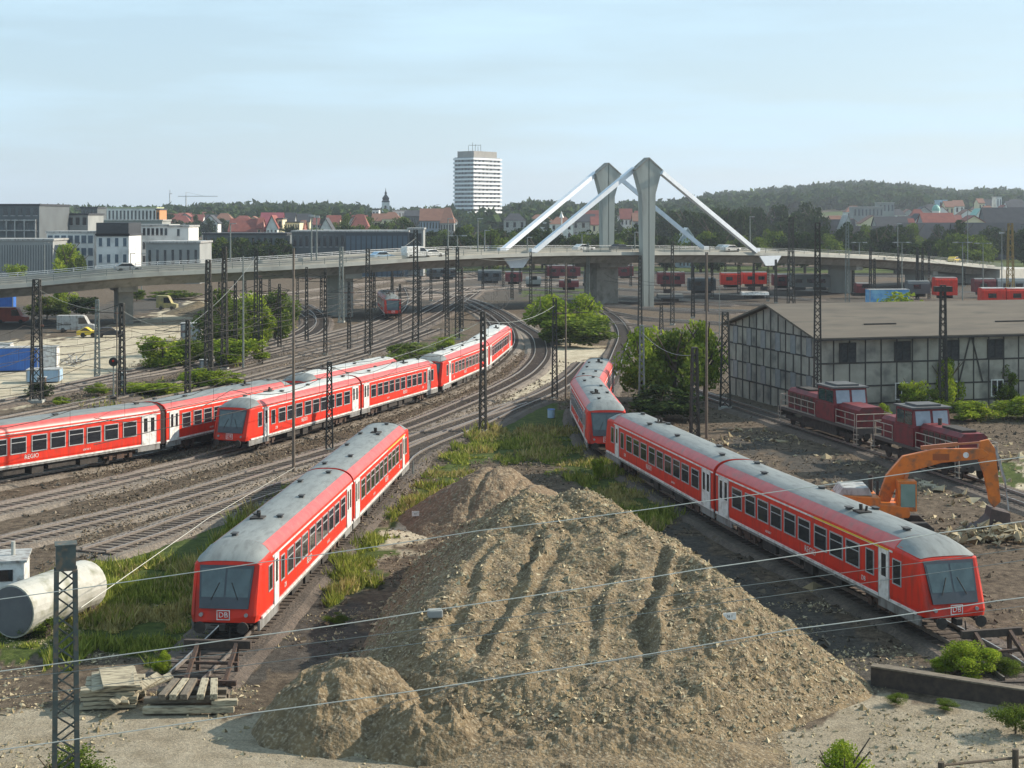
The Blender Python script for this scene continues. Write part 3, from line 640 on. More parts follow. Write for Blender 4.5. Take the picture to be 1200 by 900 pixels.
def mk_heaps():
    heap('earth_heap','big tan heap of earth and rubble with ruts down its ramp, filling the middle foreground',-12,15,44*K,76*K,big,hm,.075,)
    def back(X,Y):
        r=np.sqrt(((X+1.0)/5.3)**2+((Y-84.5*K)/6.5)**2)+ .25*(fbm(X*.4,Y*.4,3,60)-.45); z=3.3*np.clip(1.04-r,-.2,1)**1.0
        z=smin(z,2.9+0*X,.6); 
        for c0 in (-1.2,.6,1.1): z=z-.22*np.exp(-((X-c0-(Y-84.5*K)*.28)/.22)**2)*np.clip(z-.4,0,1)
        return z+np.clip(z+.2,0,1)*clods(X,Y,.22)
    heap('earth_heap','lower brown earth heap with scrape marks, directly behind the big tan heap',-7,6,75*K,93*K,back,hm2,.11)
    def small(X,Y):
        Y=Y/K; r=np.sqrt(((X+5.7)/3.0)**2+((Y-50.2)/3.2)**2)+.3*(fbm(X*.6,Y*.6,3,70)-.45); z=2.15*(1-np.clip(r,0,1.3)**1.7)-.75*np.exp(-((X+4.3)**2+(Y-48.6)**2)/1.1)
        n_=fbm(X*.9,Y*.9,4,73)-.47
        r2=np.sqrt(((X+2.3)/2.9)**2+((Y-48.4)/1.9)**2); z=np.maximum(z,1.15*(1-r2**2)+2.6*n_*np.clip(1.2-r2,0,1)); z=z+n_*.7*np.clip(1.2-r,0,1)
        return z+np.clip(z+.2,0,1)*clods(X,Y,.3)
    heap('earth_heap','small rough heap of rubble at the left foot of the big heap, nearest us',-10,2,45.5*K,54.5*K,small,hm,.09)
    def toe(X,Y):
        Yk=Y/K; z=.85*np.exp(-((Yk-47.2-.35*np.sin(X*.5))/1.1)**2)*np.clip(1-((X-3)/5.6)**2,0,1)-.12
        z=z+.35*np.exp(-((Yk-45.6)/.6)**2)*np.clip(1-((X-2)/4.5)**2,0,1)
        return z+np.clip(z+.05,0,1)*clods(X,Y,.42)
    heap('earth_heap','low bank of churned soil along the front foot of the big heap',-3,9,44*K,49.6*K,toe,hm,.09)
mk_heaps()
#@@OBJ
# ---------------- vegetation
def quads(c,size,flat=.0):
    N=len(c); a=rng.normal(size=(N,3)); a/=np.linalg.norm(a,axis=1)[:,None]; b_=rng.normal(size=(N,3)); b_-=(b_*a).sum(1)[:,None]*a; b_/=np.linalg.norm(b_,axis=1)[:,None]
    s_=(size*(.6+.8*rng.random(N)))[:,None]; a=a*s_; b_=b_*s_*.6
    return np.stack([c-a,c-b_*.9,c+a,c+b_*.9],1).reshape(-1,3)
def crown_pts(N,clumps=22,seed=0,low=.0,sq=1.0):
    r=np.random.default_rng(seed); d=r.normal(size=(clumps,3)); d/=np.linalg.norm(d,axis=1)[:,None]; rad=r.uniform(.35,.82,clumps)[:,None]; cc=d*rad; cc[:,2]*=sq
    cr_=r.uniform(.20,.42,clumps); k=r.integers(0,clumps,N); p=r.normal(size=(N,3)); p/=np.linalg.norm(p,axis=1)[:,None]; p*=(r.random(N)**.4)[:,None]
    q=cc[k]+p*cr_[k][:,None]; q[:,2]=np.maximum(q[:,2],-1+low); return q
lf_br=leafmat('leaves_bright',(.15,.23,.025),(.34,.40,.05),.35)
lf_md=leafmat('leaves_mid',(.07,.11,.022),(.17,.22,.04),.3)
lf_dk=leafmat('leaves_dark',(.022,.040,.016),(.05,.075,.024),.2)
lf_far=leafmat('leaves_far',(.028,.055,.026),(.075,.11,.042),.2)
CROWN={}
def crown_mesh(kind,v):
    key=(kind,v)
    if key in CROWN: return CROWN[key]
    N,size,m={'br':(4200,.065,lf_br),'md':(4200,.065,lf_md),'dk':(2200,.085,lf_dk),'far':(420,.15,lf_dk),'near':(11000,.034,lf_br),'nearm':(9000,.034,lf_md),'brf':(700,.11,lf_br),'tiny':(500,.10,lf_br)}[kind]
    me=npmesh('crown',quads(crown_pts(N,24,v*7+len(kind),sq=1.0),size),None,m); CROWN[key]=me; return me
def trunk_mesh():
    m=MB(); m.tube((0,0,-.1),(.02,.01,.6),.035,7,.022); 
    for i in range(6):
        a=i*1.05; m.tube((.01,0,.35+.05*i),(.28*math.cos(a),.28*math.sin(a),.75+.04*i),.015,5,.006)
    return m.mesh('trunk',bark)
TRM=trunk_mesh()
def tree(name,p,w,h,kind,label,cat='tree',group=None,lift=.25,v=None):
    v=random.randrange(4) if v is None else v
    r=empty(name,p,random.uniform(0,6),label,cat,group)
    o=bpy.data.objects.new('trunk',TRM); COL.objects.link(o); o.parent=r; o.scale=(h,h,h)
    ch=h*(1-lift)/2; o=bpy.data.objects.new('crown',crown_mesh(kind,v)); COL.objects.link(o); o.parent=r; o.location=(0,0,h*lift+ch*.95); o.scale=(w/2,w/2,ch)
    return r
def bushpx(px,pyb,wpx,hpx,kind,label,name='bush',group=None,lift=.02,cat='bush',v=None):
    s=(pyb-HY)/CZ; p=G(px,pyb); return tree(name,(p.x,p.y,-.1),wpx/s*1.12,hpx/s*1.05,kind,label,cat,group,lift,v)
bushpx(650,399,72,56,'br','bright green bush right of the curved track, rounder and larger of the pair')
bushpx(684,398,56,52,'br','bright green bush right of the curved track, next to the gravel path')
bushpx(668,405,104,34,'md','low spreading scrub under the pair of bright bushes by the curve')
bushpx(752,470,62,88,'br','bright leafy tree left of the trio beside the grey shed',name='broadleaf_tree',lift=.12,cat='tree')
bushpx(790,482,70,100,'md','leafy tree in the middle of the trio beside the grey shed',name='broadleaf_tree',lift=.12,cat='tree')
bushpx(826,470,48,96,'br','tall leafy tree nearest the gable of the grey shed',name='broadleaf_tree',lift=.15,cat='tree')
bushpx(775,492,90,40,'dk','dark low scrub at the foot of the trees beside the shed')
for x,y,w,h,kd,t in ((190,431,64,38,'br','pale green bush at the corner of the light gravel yard'),(222,430,50,34,'md','mid green bush beside the grey relay cabin'),(262,414,66,72,'md','tall scrub beside the grey container on the left'),
    (292,410,66,70,'br','tall scrub left of the mown bank under the bridge'),(322,398,54,60,'md','scrub on the bank below the bridge, rightmost clump'),(275,428,84,34,'br','low bright scrub in front of the tall bank scrub'),
    (240,452,60,22,'br','low bush behind the dark grey trackside cabinet'),(262,452,46,18,'br','low bush between the fanning tracks at left'),(45,466,34,20,'dk','dark low bush at the foot of the leftmost lattice mast'),
    (70,474,22,10,'br','small bright weed clump beside the leftmost lattice mast'),(115,462,30,14,'br','bright weed clump near the signal post at left'),(180,460,90,13,'br','flat strip of weeds between the tracks right of the signal'),
    (430,441,70,20,'br','low green growth behind the curved row of trains'),(480,426,80,24,'md','dark green growth behind the third pale-roofed carriage'),(522,408,30,14,'br','small green clump by the far carriage roofs'),
    (190,792,30,34,'near','small bright weed bush between the two wood piles'),(1137,792,78,46,'near','bright shrub in front of the right-hand train nose'),(1108,786,40,22,'near','low weeds left of the bright shrub at right'),(1180,790,40,26,'nearm','mid green weeds under the buffer stop at right'),
    (40,742,60,26,'nearm','green weeds growing under the white tank'),(1190,855,60,36,'nearm','grey-green scrub at the right edge above the fence'),
    (1068,487,40,44,'br','climbing shrub below the second shed window'),(1112,482,34,66,'br','tall climbing shrub at the shed mast'),(1096,490,52,34,'md','scrub at the shed wall behind the small locomotive'),(1175,478,34,50,'md','shrub between two white framed shed windows'),(1200,490,70,26,'br','weeds at the right end of the shed wall'),(1140,492,60,24,'br','low weeds along the shed wall'),
    (948,470,34,24,'br','bright bush at the shed corner behind the left locomotive'),(1036,498,20,28,'br','thin weeds between the two locomotives'),(880,445,14,30,'br','small bush at the left foot of the shed gable'),
    (55,374,50,26,'md','dark shrub under the left bridge deck, left of the white van'),(100,370,44,24,'dk','dark shrub behind the white van under the bridge'),(75,366,30,30,'br','bright shrub behind the white van under the bridge'),(1050,822,26,14,'nearm','weed clump at the left end of the retaining wall'),(1110,828,30,12,'nearm','weed clump in front of the middle of the retaining wall'),(395,728,30,12,'nearm','weed clump by the front right of the left train'),(160,352,30,14,'md','low bush at the foot of the first left bridge pier'),(205,350,60,10,'md','green strip behind the sand heaps at left'),
    (700,560,18,26,'br','small weed at the foot of the right-hand train gangway'),(625,458,0,0,'','')):
    if w: bushpx(x,y,w,h,kd,t)
# foreground plants
def plantpx(px,pyb,Y,wpx,hpx,kind,label):
    p=At(px,pyb,Y); s=F/Y; return tree('shrub',(p.x,p.y,-.1),wpx/s,(p.z+.1)+hpx/s,kind,label,'shrub',None,.45)
tree('shrub',(-13.0,45.5,-.1),3.0,2.3,'nearm','sparse green shrub at the foot of the lattice mast in the bottom left corner','shrub',None,.1)
tree('shrub',(9.4,44.6,-.1),2.4,2.9,'near','bright pointed shrub at the bottom edge, right of the heap','shrub',None,.05)
tree('shrub',(8.5,44.4,-.1),2.2,1.3,'near','low leafy shrub left of the bright pointed one','shrub',None,.05)
# trees behind the bridge
tree('broadleaf_tree',(At(78,316,380).x,380,0),8.5,11.5,'br','bright green tree behind the bridge in front of the white-framed offices','tree',None,.1)
tree('broadleaf_tree',(At(20,320,370).x,370,0),7,6.5,'br','low bright tree left of the tall bright one behind the bridge','tree',None,.1)
tree('broadleaf_tree',(At(92,316,372).x,372,0),5.5,8.5,'md','smaller green tree at the right side of the tall bright one','tree',None,.1)
ORD='leftmost second third fourth fifth sixth seventh eighth ninth tenth eleventh twelfth thirteenth fourteenth fifteenth sixteenth seventeenth eighteenth nineteenth twentieth'.split()
ORD+=['twenty-'+o for o in 'first second third fourth fifth sixth seventh eighth ninth'.split()]+['thirtieth']+['thirty-'+o for o in 'first second third fourth fifth'.split()]
def belt(n,px0,px1,Y0,Y1,yt0,yt1,label,kinds,group,wr=(9,14)):
    for i in range(n):
        px=px0+(px1-px0)*(i+random.random()*.8)/n; Y=random.uniform(Y0,Y1); yt=random.uniform(yt0,yt1); z0=T(px,Y)-.3; h=Zy(yt,Y)-z0
        tree('broadleaf_tree',((px-600)*Y/F,Y,z0),random.uniform(*wr),h,random.choice(kinds),ORD[i]+(' from left, ' if i else ', ')+label,'tree',group,.08)
belt(16,560,760,470,560,262,272,'dark tree in the belt between the pylon stays',['dk','dk','md'],'trees behind the pylons')
belt(12,470,600,500,600,262,276,'dark tree in the belt below the high-rise',['dk','dk','md'],'trees below the high-rise')
belt(22,770,960,620,760,236,258,'tall dark tree in the high belt right of pylons',['dk'],'tall trees right of the pylons',(12,18))
belt(12,775,930,470,560,268,280,'lower tree before the high dark belt',['md','dk'],'lower trees right of the pylons')
belt(34,930,1230,470,640,258,282,'tree in the belt behind the right bridge end',['md','dk','dk'],'trees behind the right bridge end')
belt(14,390,480,600,760,250,264,'garden tree before the church tower',['md','dk'],'trees in front of the church')
belt(10,340,420,560,700,262,272,'tree between yellow block and glass hall',['md','dk'],'trees near the yellow block')
belt(12,230,345,470,540,276,286,'tree behind the left bridge railing',['md','dk'],'trees behind the left railing',(6,9))
belt(14,222,345,455,475,277,286,'low tree before the dark hall at left centre',['md','dk'],'low trees before the dark hall',(7,10))
belt(8,185,270,800,900,252,258,'dark tree among the red-roofed houses at left',['dk'],'trees among the red roofs')
tree('broadleaf_tree',(At(1055,357,250).x,250,0),9,5.5,'brf','bright green bush showing above the middle of the shed roof','bush',None,.05)
tree('broadleaf_tree',(At(983,357,250).x,250,0),4,3.5,'brf','small bright bush showing above the left part of the shed roof','bush',None,.05)
# far woods
def woods(name,n,px0,px1,Yf,hm_,label=None):
    cs=[];sz=[]
    for i in range(n):
        px=random.uniform(px0,px1); yc=float(crestY(px)); Y=random.uniform(Yf,1.02)*yc if random.random()<.6 else yc*random.uniform(.96,1.03)
        z=T(px,Y); h=random.uniform(*hm_); w=h*random.uniform(.45,.65)*Y/1500**1; w=h*random.uniform(.5,.75)
        q=crown_pts(46,8,random.randrange(9999)); q=q*np.array([w,w,h*.55])+np.array([(px-600)*Y/F,Y,z+h*.45]); cs.append(q); sz.append(np.full(len(q),h*.20))
    npmesh(name,quads(np.concatenate(cs),np.concatenate(sz)),1,lf_far,kind='stuff')
woods('distant_wood',1500,-60,560,.62,(11,16))
woods('distant_wood',700,560,860,.55,(11,17))
woods('distant_wood',2200,820,1300,.55,(12,20))
# grass
def scatter_mask(n,x0,x1,y0,y1,ch,inv=False):
    X=rng.uniform(x0,x1,n);Y=rng.uniform(y0,y1,n); m=masks(X,Y)[ch]>.5; return X[m],Y[m]
rails=[]  # keep grass off the rails
X=[];Yv=[]
for a in ((90000,-22,2,60,80),(150000,-16,12,70,130),(26000,-75,-30,120,250),(10000,20,50,44,75),(14000,26,60,120,150),(14000,-28,-10,44,75)):
    x_,y_=scatter_mask(a[0],*a[1:],0); X.append(x_);Yv.append(y_)
X=np.concatenate(X);Yv=np.concatenate(Yv)
den=fbm(X*.45,Yv*.45,3,90); kk=den>.33; X=X[kk];Yv=Yv[kk]; den=den[kk]
N=len(X); h=(.14+.95*rng.random(N)**2)*(np.clip(den-.25,0,1)*2.4); w=.035+.03*rng.random(N); w=w*np.clip(Yv/75,1,3); an=rng.uniform(0,6.28,N); ln=rng.normal(0,.18,(N,2))
bx=np.stack([X,Yv,np.full(N,-.12)],1); dx=np.stack([np.cos(an)*w,np.sin(an)*w,np.zeros(N)],1); tp=bx+np.stack([ln[:,0]*h*2,ln[:,1]*h*2,h],1)
lf_gr=leafmat('grass_blades',(.12,.16,.025),(.36,.38,.09),.3)
lf_dry=leafmat('dry_grass',(.26,.21,.07),(.50,.43,.20),.3)
dry=fbm(X*.25+9,Yv*.25,3,95)+.25*rng.random(N)>.60
TG=np.stack([bx-dx,bx+dx,tp],1)
npmesh('grass',TG[~dry].reshape(-1,3),1,lf_gr,k=3,kind='stuff'); npmesh('dry_grass',TG[dry].reshape(-1,3),1,lf_dry,k=3,kind='stuff')
# rubble
def stones(name,X,Y,Z,size,m):
    N=len(X); c=np.stack([X,Y,Z],1); P=[]
    ax=[rng.normal(size=(N,3))*.35+np.array(v_) for v_ in ((1,0,0),(0,1,0),(0,0,.7),(-1,0,0),(0,-1,0),(0,0,-.7))]
    V=[c+a*(size*(.5+rng.random(N)))[:,None] for a in ax]
    for t in ((0,1,2),(1,3,2),(3,4,2),(4,0,2),(1,0,5),(3,1,5),(4,3,5),(0,4,5)): P.append(np.stack([V[i] for i in t],1))
    return npmesh(name,np.concatenate(P).reshape(-1,3),1,m,k=3,kind='stuff')
stm=leafmat('stone_pieces',(.20,.155,.095),(.50,.43,.32),0)
std=leafmat('ballast_pieces',(.055,.045,.038),(.22,.185,.155),0)
n_=52000; X=rng.uniform(-9,13.5,n_);Y=rng.uniform(46*K,75*K,n_); Z=big(X,Y); k_=(Z>-.05)&(rng.random(n_)<np.where((X>6.5)|(Y<49.5*K)|(Y>62*K),.8,.4)); stones('rubble',X[k_],Y[k_],Z[k_]+.01,.028+.09*rng.random(k_.sum())**7,stm)
n_=90000; X=rng.uniform(-30,36,n_);Y=rng.uniform(44,72,n_); k_=(fbm(X*.35,Y*.35,4,120)+.12*rng.random(n_)>.50)&(big(X,Y)<0); stones('loose_stones',X[k_],Y[k_],ground_z(X[k_],Y[k_]),.018+.09*rng.random(k_.sum())**5,stm)
n_=60000; X=rng.uniform(-45,50,n_);Y=rng.uniform(62,190,n_); k_=(masks(X,Y)[0]<.5)&(big(X,Y)<0)&(fbm(X*.3,Y*.3,4,130)>.43); stones('loose_stones',X[k_],Y[k_],ground_z(X[k_],Y[k_])+.03,.04+.12*rng.random(k_.sum())**5,std)
n_=70000; X=rng.uniform(-50,6,n_);Y=rng.uniform(75,200,n_); mm_=masks(X,Y); k_=(mm_[0]<.5)&(mm_[1]<.5)&(X<(Y-75)*.25-4)&(X>-Y*.30+2); stones('loose_stones',X[k_],Y[k_],np.full(k_.sum(),.045),.035+.05*rng.random(k_.sum()),leafmat('track_stones',(.06,.045,.035),(.30,.245,.19),0))
n_=5000; X=rng.uniform(14,44,n_);Y=rng.uniform(72,130,n_); k_=(fbm(X*.25,Y*.25,3,140)>.5); stones('loose_stones',X[k_],Y[k_],ground_z(X[k_],Y[k_])+.05,.06+.3*rng.random(k_.sum())**6,stm)
# ---------------- masts
def lattice(H,wb,wt,m,nm='lattice'):
    b_=MB(); t=.075+.025*wb
    def c(i,z): w=(wb+(wt-wb)*z/H)/2; sx,sy=((-1,-1),(1,-1),(1,1),(-1,1))[i%4]; return Vector((sx*w,sy*w,z))
    for i in range(4): b_.beam(c(i,-.3),c(i,H),t*1.4)
    z=0;k=0
    while z<H-.4:
        dz=max(.55,(wb+(wt-wb)*z/H)*1.15); z2=min(H,z+dz)
        for i in range(4):
            a,b2=(i,i+1) if k%2 else (i+1,i); b_.beam(c(a,z),c(b2,z2),t*.75)
        z=z2;k+=1
    b_.box(-wt/2-.05,wt/2+.05,-wt/2-.05,wt/2+.05,H,H+.08)
    return b_.mesh(nm,m)
def arm_mesh(L_,up=.9):
    b_=MB(); b_.tube((0,0,0),(L_,0,.12),.04,6); b_.tube((0,0,up),(L_*.75,0,.12),.03,6); return b_.mesh('cantilever',lat)
AM=arm_mesh(3.2); ins=MB(); 
for i in range(4): ins.tube((.0+i*.11,0,0),(.06+i*.11,0,0),.10,8)
ins=ins.mesh('insulator',insul)
fnd=MB(); fnd.box(-.6,.6,-.6,.6,-.4,.12); fnd=fnd.mesh('foundation',conc)
def mast(px,yt,yb,w,m,label,arms=(),name='lattice_mast',zc=0,wt=None):
    p=G(px,yb); H=Zy(yt,p.y); r=empty(name,(p.x,p.y,0),random.uniform(-.2,.2),label,'mast','masts in the rail yard')
    inst(fnd,'foundation',r,sc=(w*1.1,w*1.1,1)); inst(lattice(H,w,wt or w*.55,m),'lattice',r)
    for a,sd in arms:
        o=inst(AM,'cantilever',r,(0,0,H*a),0 if sd>0 else math.pi); inst(ins,'insulator',o,(.25,0,.01))
    return r
MAST=[(43,328,470,1.0,lat,'heavy dark lattice mast standing leftmost, in front of the bridge',((.62,1),)),
(143,356,466,.55,lat,'dark lattice mast with relay box just right of the signal at left',((.9,-1),)),
(114,352,441,.5,latg,'pale lattice mast left of the signal, beside the gravel yard',((.9,-1),)),
(220,376,463,.45,lat,'short dark lattice mast left of the grey trackside cabinet',((.85,-1),)),
(244,305,446,.7,lat,'tall dark lattice mast behind the grey trackside cabinet',((.55,-1),)),
(263,290,432,.65,lat,'tall dark lattice mast among the left scrub, second from the cabinet',()),
(300,292,421,.55,lat,'dark lattice mast right of the pale pole on the left bank',((.75,1),)),
(386,425,527,.5,lat,'slim lattice mast carrying a box, before the pale-roofed train',((.93,-1),)),
(400,290,377,.8,latg,'wide grey lattice mast beside the bridge pier at centre left',()),
(431,292,416,.7,lat,'dark lattice mast left of the small red train under the bridge',((.7,1),)),
(487,270,402,.8,lat,'tall dark lattice mast right of the small red train under the bridge',((.6,-1),)),
(524,291,397,.6,lat,'left of a pair of black lattice masts before the curve',((.5,-1),)),
(536,290,397,.6,lat,'right of a pair of black lattice masts before the curve',((.5,1),)),
(566,366,505,.5,lat,'slim lattice mast standing between the curved rails and the grass',((.93,-1),)),
(622,296,378,.5,lat,'thin dark lattice mast left of the bright bushes',((.7,1),)),
(650,350,467,.5,lat,'dark lattice mast left of the tall thin pole near the rearmost train',((.85,1),)),
(689,285,360,.6,latg,'pale grey lattice mast above the bright bushes',()),
(707,300,352,.5,lat,'dark lattice mast in front of the wide bridge pier',()),
(752,382,485,.5,latg,'slim pale lattice mast left of the trio of trees',()),
(750,300,385,.6,lat,'dark lattice mast directly left of the near pylon foot',((.7,-1),)),
(775,358,392,.6,lat,'short thick dark mast behind the trees beside the pylon',()),
(788,283,380,.6,lat,'dark lattice mast right of the near pylon',((.6,1),)),
(812,310,372,.5,lat,'thin lattice mast between the pylon and the red wagons',()),
(814,408,520,.62,lat,'dark lattice mast in front of the tree trio beside a thin pole',()),
(828,296,366,.55,lat,'dark lattice mast before the red railcars right of the pylon',()),
(850,366,478,.9,lat,'broad black lattice mast at the left corner of the shed gable',()),
(866,285,345,.6,lat,'dark lattice mast beside the red wagons under the right stay',()),
(927,255,357,1.2,lat,'very tall broad lattice mast behind the ridge end of the shed',()),
(958,262,500,.62,lat,'tallest dark lattice mast, in front of the shed corner',()),
(993,262,362,.8,latg,'tall grey lattice mast behind the left part of the shed roof',()),
(1105,335,490,.66,lat,'black lattice mast with a flat top in front of the shed roof',()),
(640,310,352,.5,lat,'thin dark mast behind the bushes right of the curve',()),
(600,300,350,.5,lat,'thin dark mast under the left stay anchor',()),
(664,310,350,.4,lat,'thin mast behind the bright bushes, half hidden',()),
(505,300,352,.5,lat,'thin dark mast among the distant rails right of the small train',()),
(460,315,350,.4,lat,'thin mast directly behind the small red train',()),
(900,300,352,.5,lat,'thin mast under the right stay anchor',()),
(1020,290,350,.5,lat,'thin mast left of the blue container',()),
(1075,290,350,.5,lat,'thin dark mast right of the blue container',())]
for a in MAST: mast(*a[:6],arms=a[6])
DM=[random.uniform(a_,b_) for a_,b_ in [(560+i*24,578+i*24) for i in range(24)]]
for i,px in enumerate(DM):
    yb=random.uniform(334,356); mast(px,random.uniform(283,306),yb,.45,lat,ORD[i]+(' from left' if i else '')+' of the thin masts scattered beyond the central bushes',((.75,random.choice((-1,1))),))
for i in range(10):
    px=250+i*31+random.uniform(-8,8); mast(px,random.uniform(300,318),random.uniform(352,372),.42,lat,ORD[i]+(' from left' if i else '')+' of the thin masts under the left bridge half',((.8,random.choice((-1,1))),))
r=mast(1184,262,362,1.3,mat('mast_yellow',(.30,.22,.06),(.2,.12,.06),2,rough=.8),'yellowish brown lattice mast at the right edge behind the shed')
# flat plate top on the shed mast
o=[q for q in COL.objects if q.get('label','').startswith('black lattice mast with a flat top')][0]
m=MB(); Ht=Zy(335,o.location.y); m.box(-.75,.75,-.4,.4,Ht-.5,Ht-.05); m.build('top_box',lat,o)
# near lattice mast
nm=empty('lattice_mast',(-12.55,44.4,0),.30,'large grey-green lattice mast cropped in the bottom left foreground','mast')
gm_=mat('mast_greygreen',(.075,.09,.08),(.05,.06,.055),3,rough=.7,dirt=((.16,.11,.07),5))
b_=MB(); Hn=Zy(637,44.4)
for z0,z1,w0,w1 in ((-.3,Hn-.7,.66,.50),):
    def c(i,z): w=(w0+(w1-w0)*(z-z0)/(z1-z0))/2; sx,sy=((-1,-1),(1,-1),(1,1),(-1,1))[i%4]; return Vector((sx*w,sy*w,z))
    for i in range(4): b_.beam(c(i,z0),c(i,z1),.13)
    z=0;k=0
    while z<z1-.2:
        z2=min(z1,z+.42)
        for i in range(4):
            a_,b2=(i,i+1) if k%2 else (i+1,i); b_.beam(c(a_,z),c(b2,z2),.06,.04)
        z=z2;k+=1
b_.build('lattice',gm_,nm); b_=MB(); b_.box(-.27,.27,-.27,.27,Hn-.72,Hn-.02); b_.box(-.3,.3,-.3,.3,Hn-.02,Hn+.02); b_.build('head_box',gm_,nm); inst(fnd,'foundation',nm)
# poles
def pole(px,yt,yb,r_,m,label,name='pole',head=None,Y=None,arms=0,cat='pole',w0=None,base=0):
    if w0 is not None:
        q,a=bdeck(px,w0); p=Vector((q.x,q.y,q.z)); H=Zy(yt,p.y)-p.z
    else:
        p=G(px,yb) if Y is None else Vector(((px-600)*Y/F,Y,T(px,Y))); H=Zy(yt,p.y)-p.z
    root=empty(name,p,0,label,cat); m_=MB(); m_.tube((0,0,-.2),(0,0,H),r_*1.25,8,r_*.8); m_.build('shaft',m,root)
    if head=='T': b=MB(); b.box(-1.5,1.5,-.06,.06,H-.06,H+.04); b.build('crossbar',m,root); b=MB(); b.box(-1.75,-.8,-.2,.2,H-.12,H+.08);b.box(.8,1.75,-.2,.2,H-.12,H+.08); b.build('lamp_head',lgrey,root)
    if head=='L': b=MB(); b.box(-.1,1.0,-.12,.12,H-.08,H+.06); b.build('lamp_head',lgrey,root)
    if head=='F': b=MB(); b.box(-.5,.5,-.2,.2,H-.35,H+.05); b.build('lamp_head',lgrey,root)
    return root
pole(344,291,553,.09,polem,'tall thin brown pole in front of the pale-roofed train')
pole(285,300,432,.10,latg,'pale concrete pole on the left bank between two lattice masts')
pole(137,360,470,.06,polem,'thin pole right beside the relay box mast at left')
pole(663,308,466,.08,polem,'tall thin pole left of the rearmost train')
pole(828,298,512,.09,polem,'tall thin pale pole in front of the tree trio')
pole(484,540,556,.05,latg,'short grey post at the rear of the left train')
pole(843,330,402,.05,latg,'thin pole behind the shed gable')
for px,yt,w,hd,t in ((270,262,20,'L','lamp post on the bridge above the left bank'),(365,252,20,'F','left of the two floodlight posts on the bridge'),(371,253,20.5,'F','right of the two floodlight posts on the bridge'),(525,256,20,'L','lamp post on the bridge just left of the high-rise'),(536,276,20,'T','sign post with crossbars on the bridge below the high-rise'),(560,256,20,'L','lamp post on the bridge below the right side of the high-rise'),(568,270,20,'L','short lamp post on the bridge before the left stay'),
    (618,278,20,'L','lamp post between the lower ends of the left stays'),(682,274,20,'T','lamp post left of the far pylon'),(744,272,20,'L','lamp post between the two pylons'),(879,254,20,'L','lamp post near the lower end of the right stay'),(1007,284,20,'T','lamp post on the bridge, first right of the grey lattice mast'),(1052,262,20,'L','lamp post on the right bridge half, tallest one')):
    pole(px,yt,0,.12,latg,t,'street_lamp',hd,w0=w,cat='street lamp')
for px,yt,Y,hd,t in ((1057,284,300,'T','twin lamp post standing in front of the right bridge half'),(1128,284,290,'T','twin lamp post left of the pale abutment'),(1152,285,330,'T','twin lamp post in front of the pale abutment'),(1174,272,320,'F','lamp post right of the pale abutment'),(1134,245,420,'T','tall lamp post rising above the abutment trees'),(153,297,330,'L','lamp post in front of the white building with the dark roof'),(166,297,335,'L','lamp post in front of the long white building'),(52,284,340,'L','lamp post left of the bright tree behind the bridge')):
    pole(px,yt,0,.10,latg,t,'street_lamp',hd,Y=Y,cat='street lamp')
# signal at left
p=G(133,472); s_=empty('railway_signal',p,0,'black railway signal head on a slim post at left','signal'); Hs=Zy(424,p.y)
m=MB(); m.tube((0,0,-.2),(0,0,Hs),.07,8); m.build('post',latg,s_); m=MB(); m.tube((0,.12,Hs),(0,-.12,Hs),.42,16); m.build('signal_head',black,s_); m=MB(); m.tube((0,-.12,Hs+.1),(0,-.18,Hs+.1),.1,10); m.build('lens',red,s_); m=MB(); m.box(-.3,.3,-.1,.1,Hs-3.5,Hs-3.2); m.build('plate',black,s_)
def boxpx(name,label,cat,px,pyb,wm,dm,hm_,mats,rz=0,feat='door',z=0):
    p=G(px,pyb); r=empty(name,(p.x,p.y,z),rz,label,cat); m=MB(); m.box(-wm/2,wm/2,-dm/2,dm/2,-.1,hm_); m.build('housing',mats,r,bevel=.03)
    m=MB(); m.box(-wm/2-.06,wm/2+.06,-dm/2-.06,dm/2+.06,hm_,hm_+.08); m.build('lid',lgrey if mats!=lgrey else wgrey,r)
    m=MB(); m.box(-wm*.4,-wm*.02,-dm/2-.03,-dm/2+.01,.1,hm_-.1); m.box(wm*.02,wm*.4,-dm/2-.03,-dm/2+.01,.1,hm_-.1); m.build(feat,frame,r)
    return r
boxpx('relay_cabin','grey relay cabin at the end of the light gravel yard','cabin',224,398,2.7,2.2,2.3,mat('cabin_grey',(.20,.20,.24),(.15,.15,.18),1,rough=.7),.1)
boxpx('trackside_cabinet','dark grey trackside cabinet with a pale edge below a lattice mast','cabinet',242,444,1.4,.8,2.0,mat('cab_grey2',(.16,.17,.19),(.12,.13,.14),1,rough=.7),.1)
boxpx('mast_box','rusty box hung on the mast right of the signal','box',143,456,.75,.5,1.6,rust,0)
boxpx('mast_box','rusty box beside the leftmost lattice mast','box',49,455,.8,.5,1.1,rust,0)
